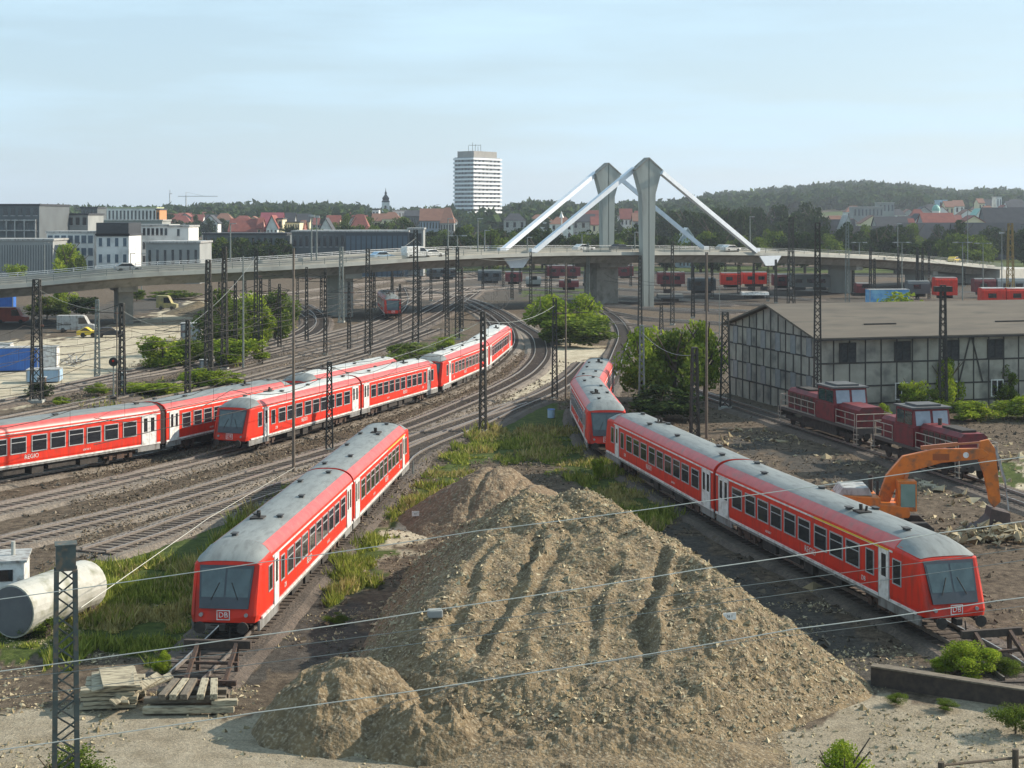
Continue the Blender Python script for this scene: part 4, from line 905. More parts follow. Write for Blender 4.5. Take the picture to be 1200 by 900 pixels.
# ---------------- overhead wires
def wirep_(pts,label,r=.014,m=wire,sag=.0,name='overhead_wire'):
    P=[Vector(p) for p in pts]; out=[]
    for a,b2 in zip(P[:-1],P[1:]):
        k=10
        for j in range(k): t=j/k; q=a.lerp(b2,t); q.z-=sag*4*t*(1-t); out.append(q)
    out.append(P[-1]); b_=MB(); b_.path(out,r,5); return b_.build(name,m,label=label,cat='wire')
wirep_([At(-150,806,33),At(300,745,34),At(500,716,34.6),At(820,667,35.5),At(1098,625,36.5),At(1350,587,37.5)],'pale wire crossing below the left train nose and over the heap crest',.012,wirep,.02)
wirep_([At(-150,899,31),At(300,835,32),At(600,792,32.7),At(931,737,33.5),At(1168,704,34),At(1350,678,34.5)],'lowest pale wire crossing the foot of the heap',.012,wirep,.02)
wirep_([At(-150,722,36),At(300,660,36.6),At(560,622,37),At(820,588,37.5),At(1155,541,38),At(1350,514,38.5)],'topmost wire, passing before the left train windscreen and the excavator',.011,wirep,.02)
wirep_([At(-150,838,35),At(300,778,35.4),At(820,710,36),At(1350,634,37)],'thin dark wire over the middle of the heap ruts',.008,wire,.02)
wirep_([At(-150,812,36),At(300,762,36.4),At(820,693,37),At(1350,622,38)],'thin dark wire just above the dark one over the ruts',.008,wire,.02)
wirep_([At(420,836,40),At(560,796,40),At(900,748,41),At(1350,690,42)],'thin dark wire low over the right flank of the heap',.007,wire,.02)
wirep_([At(95,712,44.2),At(243,608,66),At(345,548,96)],'pale guy wire from the near mast up past the left train',.012,wirep,0)
# catenary spans over the left tracks
def mtop(lbl,f=.9):
    o=[q for q in COL.objects if q.get('label','').startswith(lbl)][0]; return Vector(o.location)+Vector((0,0,f*(Zy([a for a in MAST if a[5]==o['label']][0][1],o.location.y))))
pairs=[('heavy dark','dark lattice mast with relay'),('dark lattice mast with relay','short dark lattice'),('short dark lattice','dark lattice mast right of the pale'),('dark lattice mast right of the pale','dark lattice mast left of the small red'),('dark lattice mast left of the small','tall dark lattice mast right of the small'),('slim lattice mast carrying','slim lattice mast standing'),('slim lattice mast standing','dark lattice mast left of the tall thin'),('slim pale lattice mast left','dark lattice mast in front of the tree'),('tall dark lattice mast right of the small','left of a pair'),('right of a pair','thin dark lattice mast left of the bright')]
for i,(a,b2) in enumerate(pairs):
    la=[x[5] for x in MAST if x[5].startswith(a)][0]; lb=[x[5] for x in MAST if x[5].startswith(b2)][0]
    sh=lambda t:' '.join(t.split()[:5])
    wirep_([mtop(a,.93),mtop(b2,.93)],'wire from the '+sh(la)+' to the '+sh(lb),.022,wire,.7)
# contact wires above the running tracks
WN=['nearest left through track','innermost left siding','T-stub track of the left train','row of leaving carriages','curved row of trains','right-hand train track','first upper left track','second upper left track','third upper left track','inner siding below the bank','outer siding below the bank','track of the small red train','track nearest behind the leaving train']
for k in (0,1,3,4,6,7,8,11,12,14,16,17,18,19):
    C_=smooth_path([G(*p) for p in TR[k]],14.0); C_=[p for p in C_ if p.y>70]
    nm_=WN[k] if k<len(WN) else {14:'rails right of the central bushes',16:'nearest cross-yard rails',17:'second cross-yard rails',18:'third cross-yard rails',19:'fourth cross-yard rails'}[k]
    m=MB(); m.path([p+Vector((0,0,5.6)) for p in C_],.022,4)
    o_=m.build('contact_wire',black,label='thin contact wire strung over the '+nm_.replace('T-stub','stub'),cat='overhead wire')
    m=MB()
    for a_,b2_ in zip(C_[:-1],C_[1:]):
        q=[a_.lerp(b2_,j/6)+Vector((0,0,7.0-.9*4*(j/6)*(1-j/6))) for j in range(7)]; m.path(q,.02,4)
        for j in (1,3,5): m.tube(q[j],Vector((q[j].x,q[j].y,5.6)),.01,4)
    m.build('messenger_wire',black,o_)
for i in range(12):
    px=250+i*27+random.uniform(-6,6); yb=445-(px-250)*.22+random.uniform(-22,10); mast(px,random.uniform(308,340),yb,.42,lat,ORD[i]+(' from left' if i else '')+' of the slim masts among the upper left tracks',((.85,random.choice((-1,1))),(.85,-1)))
# ---------------- locomotives
def loco(A,B,flip,label):
    A=G(*A);B=G(*B); d=B-A; L_=d.length; r=empty('shunting_locomotive',(A.x,A.y,ZR),math.atan2(d.y,d.x),label,'locomotive')
    if flip: r.location=(B.x,B.y,ZR); r.rotation_euler[2]+=math.pi
    m=MB(); m.box(.3,L_-.3,-1.5,1.5,1.25,1.45); m.box(.3,.5,-1.45,1.45,.75,1.3); m.box(L_-.5,L_-.3,-1.45,1.45,.75,1.3); m.build('frame',mat('loco_frame',(.09,.07,.06),(.06,.05,.045),2,rough=.8),r)
    c0,c1=L_*.50,L_*.72
    def hood(x0,x1,h,w):
        m=MB(); m.prism([(-w,1.46),(-w,h-.25),(-w+.25,h),(w-.25,h),(w,h-.25),(w,1.46)],'x',x0,x1); return m
    h1=hood(.9,c0-.01,3.05,.95).build('long_hood',dkred,r); h2=hood(c1+.01,L_-.8,2.95,1.0).build('short_hood',dkred,r)
    m=MB()
    for i in range(6): x=1.3+i*.8; m.box(x,x+.6,-.99,-.955,1.75,2.7); m.box(x,x+.6,.955,.99,1.75,2.7)
    m.build('hood_louvre',rust,h1)
    m=MB(); m.box(1.5,4.2,-.5,.5,3.05,3.2); m.tube((L_*.42,0,3.0),(L_*.42,0,3.5),.14,8); m.build('exhaust',black,h1)
    m=MB(); m.box(c0,c1,-1.45,1.45,1.46,2.75); m.prism([(c0,2.75),(c0+.25,4.0),(c1-.25,4.0),(c1,2.75)],'y',-1.35,1.35); cab=m.build('cab',dkred,r)
    m=MB(); m.box(c0+.05,c1-.05,-1.5,1.5,4.0,4.12); m.box(c0+.5,c1-.6,-.9,.9,4.12,4.26); m.build('roof',mat('loco_roof',(.10,.10,.10),(.07,.07,.07),2,rough=.7),cab)
    for s in (-1,1):
        m=MB(); 
        for x0,x1 in ((c0+.35,(c0+c1)/2-.06),((c0+c1)/2+.06,c1-.35)): m.box(x0,x1,s*1.36-.02,s*1.36+.02,2.9,3.8)
        m.build('side_window',glassg,cab)
    for s,xa in ((-1,c0),(1,c1)):
        m=MB()
        for y0,y1 in ((-1.2,-.1),(.1,1.2)): m.add([(xa+s*(.02-.2*(z-2.75)),y,z) for y,z in ((y0,2.88),(y1,2.88),(y1,3.85),(y0,3.85))]+[(xa+s*(-.05-.2*(z-2.75)),y,z) for y,z in ((y0,2.88),(y1,2.88),(y1,3.85),(y0,3.85))],[(0,1,2,3),(7,6,5,4),(0,4,5,1),(1,5,6,2),(2,6,7,3),(3,7,4,0)])
        m.build('windscreen',mat('loco_glass',(.25,.28,.32),(.2,.23,.27),2,rough=.1,spec=1),cab)
    def rail(pts):
        m=MB(); P=[Vector(p) for p in pts]
        for z in (0,.5,1.0): m.path([p+Vector((0,0,z-.0)) for p in P],.035,5)
        for a,b2 in zip(P[:-1],P[1:]):
            k=max(1,int((b2-a).length/1.3))
            for j in range(k+1): q=a.lerp(b2,j/k); m.tube(q+Vector((0,0,-.05)),q+Vector((0,0,1.0)),.035,5)
        m.build('handrail',cream,r)
    for s in (-1,1): rail([(.7,s*1.42,1.5),(c0-.3,s*1.42,1.5)]); rail([(c1+.3,s*1.42,1.5),(L_-.7,s*1.42,1.5)])
    for x in (.42,L_-.42): rail([(x,-1.4,1.5),(x,1.4,1.5)])
    m=MB(); 
    for x in (.4,L_-.4):
        for s in (-1,1):
            for z in (.3,.65,1.0): m.box(x-.25,x+.25,s*1.45-.12,s*1.45+.12,z,z+.05)
            m.tube((x-.25,s*1.5,.3),(x-.25,s*1.5,1.5),.03,5); m.tube((x+.25,s*1.5,.3),(x+.25,s*1.5,1.5),.03,5)
    m.build('steps',cream,r)
    for xc in (2.4,L_-2.4):
        m=MB()
        for x in (-.95,.95):
            for s in (-1,1): m.tube((xc+x,s*.70,.47),(xc+x,s*.80,.47),.47,16)
        for s in (-1,1): m.box(xc-1.7,xc+1.7,s*1.0-.07,s*1.0+.07,.5,.85)
        m.build('bogie',black,r)
    m=MB(); m.box(4.3,L_-4.3,-1.2,1.2,.4,1.24); m.build('fuel_tank',black,r)
    for x,s in ((0,-1),(L_,1)):
        for y in (-.87,.87):
            m=MB(); m.tube((x-s*.3,y,.95),(x+s*.25,y,.95),.09,8); m.tube((x+s*.25,y,.95),(x+s*.31,y,.95),.24,12); m.build('buffer',black,r)
loco((931,498),(1027,529),False,'dark red shunting locomotive, left of two, cab roof against the grey shed')
loco((1042,535),(1150,570),True,'dark red shunting locomotive, right of two, behind the excavator arm')
# ---------------- excavator
def excavator():
    Y=87; s=F/Y; p=Vector(((1040-600)/s,Y,-.1)); r=empty('excavator',p,R(-3),'orange crawler excavator with raised arm behind the right-hand train','excavator')
    for sy in (-1,1):
        m=MB(); m.prism([(-2.3,.35),(-2.0,.05),(1.9,.05),(2.25,.35),(2.25,.6),(1.9,.9),(-2.0,.9),(-2.3,.6)],'y',sy*1.2-.3,sy*1.2+.3); m.build('crawler_track',black,r,bevel=.04)
    m=MB(); m.tube((0,0,.85),(0,0,1.1),.9,16); m.build('turntable',black,r)
    m=MB(); m.prism([(-3.4,1.15),(.9,1.15),(1.0,1.35),(.9,1.75),(-.6,1.9),(-.6,2.25),(-2.6,2.35),(-3.4,1.9)],'y',-1.35,1.35); h=m.build('house',orange,r,bevel=.06)
    m=MB(); m.prism([(-2.9,2.3),(-1.0,2.3),(-1.2,2.75),(-2.6,2.75)],'y',-1.1,.9); m.build('engine_cover',lgrey,h,bevel=.05)
    m=MB(); m.tube((-.85,.4,2.2),(-.85,.4,3.2),.12,8); m.tube((-.6,-.3,2.2),(-.6,-.3,3.0),.08,8); m.build('exhaust',black,h)
    m=MB(); m.box(.35,1.35,-1.3,-.42,1.5,3.15); cab=m.build('cab',orange,r,bevel=.05)
    m=MB(); m.box(.47,1.25,-1.34,-1.29,1.75,3.0); m.box(1.34,1.39,-1.2,-.5,1.65,3.05); m.box(.45,1.25,-.43,-.38,1.9,3.0); m.build('cab_window',mat('green_glass',(.18,.30,.27),(.14,.25,.22),2,rough=.1,spec=1),cab)
    m=MB(); m.prism([(-.7,1.45),(-.1,1.3),(.35,2.5),(1.15,3.5),(2.9,4.0),(5.2,4.25),(5.5,4.5),(5.1,4.8),(2.6,4.75),(.8,4.35),(-.1,3.3)],'y',-.28,.12); bo=m.build('boom',orange,r,bevel=.04)
    m=MB(); m.beam((.35,-.45,1.3),(1.0,-.45,3.45),.16); m.beam((.35,.32,1.3),(1.0,.32,3.45),.16); m.beam((1.8,-.1,4.8),(3.8,-.1,5.02),.2); m.beam((3.8,-.1,5.02),(5.3,-.1,5.15),.10); m.build('hydraulic_cylinder',mat('cyl',(.45,.15,.05),(.35,.12,.05),3,rough=.4),bo)
    m=MB(); m.prism([(5.0,5.2),(5.45,5.3),(5.8,4.8),(5.95,3.5),(6.1,1.9),(5.75,1.55),(5.5,1.9),(5.2,3.4),(4.85,4.3)],'y',-.22,.08); st=m.build('stick',orange,r,bevel=.03)
    m=MB(); m.beam((5.8,-.1,4.9),(6.35,-.1,3.0),.14); m.beam((6.35,-.1,3.0),(6.55,-.1,1.4),.08); m.build('hydraulic_cylinder',lgrey,st)
    m=MB(); m.prism([(5.5,1.6),(6.5,1.35),(6.5,.6),(6.2,.2),(5.2,.0),(4.1,.35),(4.3,.5),(5.0,.7),(5.4,1.1)],'y',-.7,.6); bk=m.build('bucket',mat('bucket_dark',(.09,.06,.055),(.05,.04,.035),3,rough=.8),r,bevel=.03)
    m=MB(); 
    for y in (-.6,-.3,0,.3): m.prism([(4.2,.33),(4.15,.45),(3.85,.36)],'y',y,y+.12)
    m.build('bucket_tooth',black,bk)
    m=MB(); m.tube((4.2,-.285,4.45),(4.2,-.30,4.45),.16,14); m.build('badge',white,bo); m=MB(); m.box(2.4,3.3,-.295,-.283,4.15,4.5); m.build('label_panel',mat('dk_orange',(.3,.08,.02),(.25,.07,.02),3),bo)
    n_=240; a=rng.normal(size=(n_,2)); X=p.x+5.6+a[:,0]*1.2; Y_=Y-1.0+a[:,1]*.8; stones('rubble',X,Y_,np.abs(rng.normal(0,.35,n_))*np.exp(-(a[:,0]**2)/3),.16+.2*rng.random(n_)**3,stm)
excavator()
# ---------------- buffer stops, piles, tank and other yard things
def buffer_stop(px,py,rz,label):
    p=G(px,py); r=empty('buffer_stop',(p.x,p.y,.05),rz,label,'buffer stop')
    for s in (-1,1): m=MB(); m.beam((-1.5,s*.75,0),(.35,s*.75,1.05),.14,.16); m.beam((.3,s*.75,0),(.35,s*.75,1.1),.14); m.build('strut',rust,r)
    m=MB(); m.box(.28,.48,-1.3,1.3,.85,1.15); m.build('beam',sleep,r); m=MB(); m.box(-1.5,-1.35,-1.2,1.2,-.04,.15); m.box(-.5,-.35,-1.0,1.0,.45,.55); m.build('cross_tie',rust,r)
f=G(259,761);q=G(457,557); buffer_stop(252,790,math.atan2(q.y-f.y,q.x-f.x),'rusty buffer stop of old rails below the left train nose')
f=G(1126,754);q=G(866,620); buffer_stop(1168,776,math.atan2(q.y-f.y,q.x-f.x),'dark steel buffer stop under the nose of the right-hand train')
def plankpile(px,py,label,rows_):
    p=G(px,py); r=empty('plank_stack',(p.x,p.y,-.1),0,label,'wood pile')
    for (x,y,z,l,w,h,a,rx,ry) in rows_: m=MB(); m.rbox((0,0,0),(l,w,h)); o=m.build('plank',wood,r,bevel=.01); o.location=(x,y,z); o.rotation_euler=(rx,ry,a)
rows_=[]
for k in range(5):
    for j in range(3): rows_.append((random.uniform(-.1,.1),-.75+j*.6,.08+k*.15,1.9+random.uniform(-.2,.3),.5,.12,random.uniform(-.05,.1)+.15,0,0))
rows_+=[(.0,-.2,.86,1.5,1.9,.08,.25,R(4),R(-6)),(.25,-.3,.96,1.3,1.8,.06,.35,R(6),R(4)),(.9,-.4,.55,.35,2.3,.10,-.5,R(12),R(25)),(1.1,0,.5,.3,2.2,.10,-.8,R(12),R(20)),(.7,-1.2,.3,.25,1.6,.1,.2,R(-20),0)]
plankpile(134,818,'pile of pale weathered boards, left of the two wood piles',rows_)
p=G(222,825); r=empty('sleeper_stack',(p.x,p.y,-.1),.03,'stack of old timber sleepers with four lying on top, below the left train','wood pile')
sl_m=mat('old_sleeper',(.20,.165,.12),(.10,.08,.06),2.5,rough=.95,stretch=(1,5,5),bump=.3)
def slp(x,y,z,l,w,h,a,ry=0,mm=sl_m,rx=0): m=MB(); m.rbox((0,0,0),(l,w,h)); o=m.build('sleeper',mm,r,bevel=.015); o.location=(x,y,z); o.rotation_euler=(rx,ry,a)
slp(.1,-.75,.14,3.2,.26,.22,0,mm=wood); slp(-.1,.2,.14,2.6,.3,.22,.05); slp(0,.9,.14,2.6,.3,.22,-.04); slp(-.1,-.3,.36,2.9,.26,.2,.02); slp(0,.6,.36,2.5,.28,.2,.02)
for i,(x,a) in enumerate(((-.75,1.5),(-.38,1.52),(-.05,1.56),(.45,1.65),(.85,1.72))): slp(x,.15,.60,2.0,.26,.2,a,mm=wood if i in(1,3,4) else sl_m,rx=0)
slp(1.35,-.65,.35,.9,.28,.2,.1,mm=wood)
# tank
r=empty('storage_tank',(0,0,0),0,'dirty white cylindrical tank lying on the grass at the left edge','tank')
tk=mat('tank_white',(.46,.45,.40),(.34,.335,.29),1.2,rough=.7,dirt=((.20,.20,.14),1.6),bump=.15)
a=G(-12,742)+Vector((0,0,1.25)); b2=G(112,705)+Vector((0,0,1.15)); a=At(14,712,65.5); b2=At(104,690,70.5); a.z=1.05;b2.z=1.05
d=(b2-a).normalized(); m=MB(); rr_=[]
u=Vector((-d.y,d.x,0));w_=Vector((0,0,1))
for t,rad in ((-.0,.9),(.06,1.1),(.15,1.2),(1.0,1.1)): rr_.append((a.lerp(b2,t) if t<.99 else b2-d*.3,rad))
rr_+=[(b2-d*.12,1.04),(b2,.9),(b2+d*.05,.5)]
rr_=[(a+d*.0,1.1)]+rr_[3:]
m.loft([[c_+(u*math.cos(t)+w_*math.sin(t))*rad for t in [2*math.pi*i/28 for i in range(28)]] for c_,rad in rr_],close=True,caps=True)
m.build('shell',tk,r,smooth=False); m=MB(); m.tube(a-d*.04,a+d*.02,1.03,28); m.build('end_plate',mat('tank_end',(.12,.125,.13),(.09,.09,.095),1,rough=.8),r)
m=MB()
for t in (.2,.8): c_=a.lerp(b2,t); m=MB(); m.rbox((c_.x,c_.y,.1),(.35,2.0,.5),math.atan2(d.y,d.x)); m.build('cradle',sleep,r)
# white cabin
p=At(-8,690,76); r=empty('site_cabin',(-22.9,70.5,-.1),R(12),'white site cabin with a low window behind the white tank','cabin')
m=MB(); m.box(-2.2,.0+1.2,-1.2,1.2,.2,2.3); m.build('wall',white,r,bevel=.04); m=MB(); m.box(-2.3,1.3,-1.3,1.3,2.3,2.4); m.build('roof',lgrey,r); m=MB(); m.box(-.9,.7,-1.24,-1.2,1.5,2.0); m.build('window',glass,r); m=MB(); m.box(-1.0,-.95,-1.25,-1.2,.4,2.1); m.box(-2.0,-1.0,-1.23,-1.2,.4,2.1); m.build('door',lgrey,r); m=MB(); m.box(-2.1,1.1,-1.1,1.1,0,.2); m.build('skid',black,r); m=MB(); m.tube((.6,0,2.4),(.6,0,3.0),.09,8); m.build('chimney',conc,r)
# retaining kerb of sleepers on the right and fence
r=empty('retaining_wall',(0,0,0),0,'low dark timber retaining wall with concrete top along the right bottom','wall')
a=G(1022,797);b2=G(1260,835); m=MB(); m.beam((a.x,a.y,.15),(b2.x,b2.y,.15),.30,.76); m.build('timber',sleep,r); m=MB(); m.beam((a.x,a.y,.56),(b2.x,b2.y,.56),.42,.06); m.beam((a.x+.6,a.y+.6,.30),(b2.x,b2.y+.6,.30),.25,.2); m.build('cap',sl_m,r)
r=empty('wooden_fence',(0,0,0),0,'weathered wooden fence with one rail in the bottom right corner','fence')
for px,Y in ((1190,42.0),(1103,40.8),(1290,43.4)):
    q=Vector(((px-600)*Y/F,Y,0)); H=Zy(878 if px!=1103 else 893,Y); m=MB(); m.tube((q.x,q.y,-.2),(q.x,q.y,H),.09,8); m.build('post',bark,r)
m=MB(); m.tube(At(1103,897,40.8),At(1190,888,42),.035,6); m.tube(At(1190,888,42),At(1290,878,43.4),.035,6); m.build('rail',bark,r)
# small signs
def sign(loc,w,h_,txt,label,face=0,st=.0):
    r=empty('marker_board',loc,face,label,'sign'); m=MB(); m.box(-w/2,w/2,-.02,.02,0,h_); m.build('board',white,r)
    if txt: o=inst(text_mesh(txt,h_*.5,black),'lettering',r,(0,-.025,h_/2)); o.rotation_euler=(R(90),0,0)
    m=MB(); m.tube((0,.03,-.7),(0,.03,h_),.02,6); m.build('stake',bark,r)
pz=G(855,0x2d1); X_,Y_=(855-600)*58.0/F,58.0
zz=float(big(np.array([X_]),np.array([Y_]))[0])
for Yt in np.arange(50,72,.1):
    Xt=(855-600)*Yt/F; zt=float(big(np.array([Xt]),np.array([Yt]))[0])
    if zt>0 and HY+(CZ-zt-.15)*F/Yt<724: X_,Y_,zz=Xt,Yt,zt; break
sign((X_,Y_,zz+.02),.5,.26,'56 1','small white number board stuck in the right flank of the heap',.2)
p=G(487,612); sign((p.x,p.y,.35),.42,.28,'61','small white marker board on the grass left of the brown heap',.1)
p=G(646,488); r=empty('drum',(p.x,p.y,-.1),0,'small pale blue drum on the grass near the rearmost train','drum'); m=MB(); m.tube((0,0,0),(0,0,.7),.32,14); m.build('shell',pblue,r); m=MB(); m.tube((0,0,.7),(0,0,.74),.34,14); m.build('lid',blue,r)
for px,py,w,t in ((731+0,0,0,''),):pass
p=G(543,737); m=MB(); m.rbox((0,0,.15),(.55,.4,.3),.2); m.build('stone_block',wgrey,label='pale stone block in the shaded hollow left of the heap crest',cat='block',loc=(-2.9,59.5,float(big(np.array([-2.9]),np.array([59.5]))[0])),bevel=.05)
# left yard vehicles and containers
def container(px,pyb,L_,label,m_,rz=0,hh=2.6,name='container'):
    p=G(px,pyb); r=empty(name,(p.x,p.y,-.1),rz,label,'container'); m=MB(); m.box(-L_/2,L_/2,-1.2,1.2,.1,hh)
    k=int(L_/.3)
    for i in range(k): x=-L_/2+.15+i*.3; m.box(x,x+.15,-1.24,-1.2,.25,hh-.15)
    m.build('shell',m_,r); m=MB(); m.box(-L_/2-.03,L_/2+.03,-1.25,1.25,hh,hh+.08); m.build('roof',lgrey if m_!=white else wgrey,r); m=MB()
    for x in (-L_/2,L_/2-.12): m.box(x,x+.12,-1.26,-1.2,.1,hh)
    m.build('corner_post',frame,r); m=MB(); m.box(L_/2+.01,L_/2+.05,-1.1,-.02,.2,hh-.1); m.box(L_/2+.01,L_/2+.05,.02,1.1,.2,hh-.1); m.build('door',m_,r)
container(22,433,4.6,'blue container at the left edge beside the gravel yard',blue,.15)
container(-2,428,3.0,'white container cut by the left edge, left of the blue one',white,.15)
container(54,432,2.6,'white and pale container right of the blue one at left',white,.15)
container(52,446,3.4,'pale blue low container in front of the white one',pblue,.15,1.3)
container(1040,366,7.4,'bright blue graffiti-like container behind the shed roof',mat('blue_mottled',(.05,.22,.5),(.25,.5,.65),.7,rough=.6),.1,4.2)
def van(px,pyb,label,m_,rz=0,L_=5.4,hh=2.3,wd=1.9,box=True,z=0,loc=None,cat='van',name='van'):
    p=loc or G(px,pyb); r=empty(name,(p[0],p[1],p[2] if loc else -.1),rz,label,cat)
    if box: prof=[(-L_/2,.35),(L_/2,.35),(L_/2,1.0),(L_/2-.9,1.2),(L_/2-1.5,hh*.93),(L_/2-1.8,hh),(-L_/2,hh)]
    else: prof=[(-L_/2,.3),(L_/2,.3),(L_/2,.75),(L_/2-1.1,.9),(L_/2-1.8,1.4),(-L_/2+1.1,1.42),(-L_/2+.3,.95),(-L_/2,.9)]
    m=MB(); m.prism(prof,'y',-wd/2,wd/2); b=m.build('body',m_,r,bevel=.06)
    m=MB(); 
    if box: m.prism([(L_/2-1.0,1.25),(L_/2-1.5,hh*.88),(L_/2-2.4,hh*.88),(L_/2-2.4,1.25)],'y',-wd/2-.01,wd/2+.01)
    else: m.prism([(L_/2-1.2,.92),(L_/2-1.85,1.34),(-L_/2+1.15,1.36),(-L_/2+.5,.97)],'y',-wd/2-.01,wd/2+.01)
    m.build('side_window',glass,b)
    for x in (-L_/2+.9,L_/2-.9):
        for s in (-1,1): m=MB(); m.tube((x,s*(wd/2-.12),.33),(x,s*(wd/2+.02),.33),.33,14); m.build('wheel',black,r)
    return r
van(90,388,'white box van parked under the left part of the bridge',lgrey,.1,5.6,2.5,2.0)
van(104,394,'yellow low digger-like car right of the white van under the bridge',yel,.1,3.2,1.4,1.7,False,cat='car',name='car')
van(14,378,'dark lorry with red cab under the bridge at the left edge',mat('lorry_red',(.4,.06,.03),(.3,.05,.03),1,rough=.5),.1,5,2.6,2.2)
container(0,368,5,'blue box body parked under the bridge at the left edge',blue,.1,3.6)
van(196,362,'yellow and grey machine parked behind the left bridge pier',mat('machine_yellow',(.4,.33,.1),(.16,.15,.10),1,rough=.6),.0,3.8,2.6,1.8,cat='machine',name='work_machine')
van(128,402-8,'dark car behind the lamp left of the bridge pier',slate,.3,4.2,1.4,1.7,False,cat='car',name='car')
# lattice scrap near containers
p=G(88,430); r=empty('scrap_heap',(p.x,p.y,-.1),0,'heap of grey steel scrap right of the white container','scrap heap')
for i in range(14): m=MB(); a=random.uniform(0,3.1); m.beam((random.uniform(-2.5,1.5),random.uniform(-1,1),random.uniform(.1,.8)),(random.uniform(-1.5,2.5),random.uniform(-1,1),random.uniform(.1,1.8)),.14,.1); m.build('steel_bar',lgrey,r)
# cars on the bridge
for px,w,m_,t in ((150,13,lgrey,'grey car on the bridge near its left pier'),(448,5.5,pblue,'blue car on the bridge below the glass hall, leftmost'),(488,5.5,white,'white van on the bridge left of the black mast pair'),(506,5.5,white,'white car on the bridge just right of the white van'),(684,13,white,'white car on the bridge left of the far pylon'),(727,13,slate,'dark car on the bridge between the pylons'),(850,13,lgrey,'grey car on the bridge near the foot of the right stay'),(856,5.5,white,'white car on the bridge before the right stay anchor'),(1118,5.5,yel,'yellow car at the right end of the bridge')):
    q,a=bdeck(px,w); bx=t.startswith('white van'); van(0,0,t,m_,a,5.2 if bx else 4.4,2.1 if bx else 1.45,1.8,bx,loc=(q.x,q.y,q.z+.03),cat='van' if bx else 'car',name='van' if bx else 'car')
# trains beyond the bridge
def simple_train(px0,py0,px1,py1,label,body,roof_,n=1,hh=3.8,front=False,L_=24,name='rail_car',cat='railway carriage'):
    A=G(px0,py0);B=G(px1,py1); d=B-A; L_=d.length; r=empty(name,(A.x,A.y,ZR),math.atan2(d.y,d.x),label,cat)
    m=MB(); m.prism([(-1.4,.9),(-1.42,hh-.6),(-1.0,hh-.1),(1.0,hh-.1),(1.42,hh-.6),(1.4,.9)],'x',0,L_); b=m.build('body',body,r)
    m=MB(); m.prism([(-1.15,hh-.2),(-.7,hh),(.7,hh),(1.15,hh-.2)],'x',.1,L_-.1); m.build('roof',roof_,b)
    for i in range(max(1,int(L_/2.6))):
        m=MB(); x=1.2+i*2.6; m.box(x,x+1.5,-1.45,-1.40,1.9,2.75); m.build('window',glass,b)
    m=MB(); 
    for x in (2.2,L_-2.2):
        m.box(x-1.3,x+1.3,-1.2,1.2,.25,.85)
    m.build('bogie',black,r); return r
simple_train(770,338,802,338,'dark red railcar half hidden just right of the near pylon',dkred,grey_roof)
simple_train(844,339,868,339,'red electric locomotive with grey top left of the wagons under the right stay',red,grey_roof,name='electric_locomotive',cat='locomotive')
simple_train(869,338,898,338,'red railcar directly right of the red electric locomotive',red,grey_roof)
simple_train(640,328,680,328,'dark red railcar seen under the bridge left of the wide pier',dkred,grey_roof)
simple_train(655,342,678,342,'low dark red wagon behind the bright bushes',dkred,grey_roof,hh=2.6)
simple_train(1148,362,1176,362,'red railcar above the right end of the shed roof, left one',red,pale_roof)
simple_train(1177,362,1215,362,'red railcar above the right end of the shed roof, right one',red,pale_roof)
simple_train(1094,352,1120,352,'red high-sided car behind the flat-topped lattice mast',red,grey_roof,hh=4.6)
simple_train(1140,348,1165,348,'dark red railcar below the pale abutment, left one',dkred,grey_roof)
simple_train(1167,348,1200,348,'grey and red railcar below the pale abutment, right one',wgrey,grey_roof)
simple_train(925,342,972,342,'long grey freight wagon behind the shed gable ridge',wgrey,grey_roof)
simple_train(868,352,900,352,'flat pale wagon lying before the red railcars right of the pylon',white,white,hh=1.6)
for px0,px1,py,hh,mt_,t in ((560,588,330,3.6,wdk,'dark wagon beyond the rails, under the left stay anchor'),(592,612,331,3.4,dkred,'dull red wagon under the left stay anchor'),(616,634,334,2.6,wgrey,'low grey wagon left of the dark red railcar'),(684,700,333,3.6,wdk,'dark wagon left of the wide bridge pier'),
    (806,838,342,3.6,wdk,'dark wagon between the red railcars right of the near pylon'),(905,928,336,3.6,dkred,'dull red wagon under the right stay anchor'),(975,1000,338,3.4,wgrey,'grey wagon left of the blue container'),(1062,1088,346,3.6,wdk,'dark wagon right of the blue container'),(1002,1018,345,3.0,dkred,'short dull red wagon touching the blue container'),(770,800,352,1.8,wdk,'low flat wagon on the nearer rails right of the pylon'),(500,535,325,3.2,wdk,'dark wagon on the far rails left of the left stay'),(700,742,324,3.8,dkred,'dull red coach passing behind both pylons')):
    simple_train(px0,py+4,px1,py+4,t,mt_,grey_roof,hh=hh,name='freight_wagon',cat='wagon')
# small red train facing us under the bridge
A=G(461,376);B=G(430,344); r=empty('diesel_train',(A.x,A.y,ZR),0,'small red train with dark front coming under the bridge','train')
c_=carriage(r,(Vector((B.x-A.x,B.y-A.y,0)).normalized()*24).to_tuple()[:2],(0,0)); c_.location.z=0
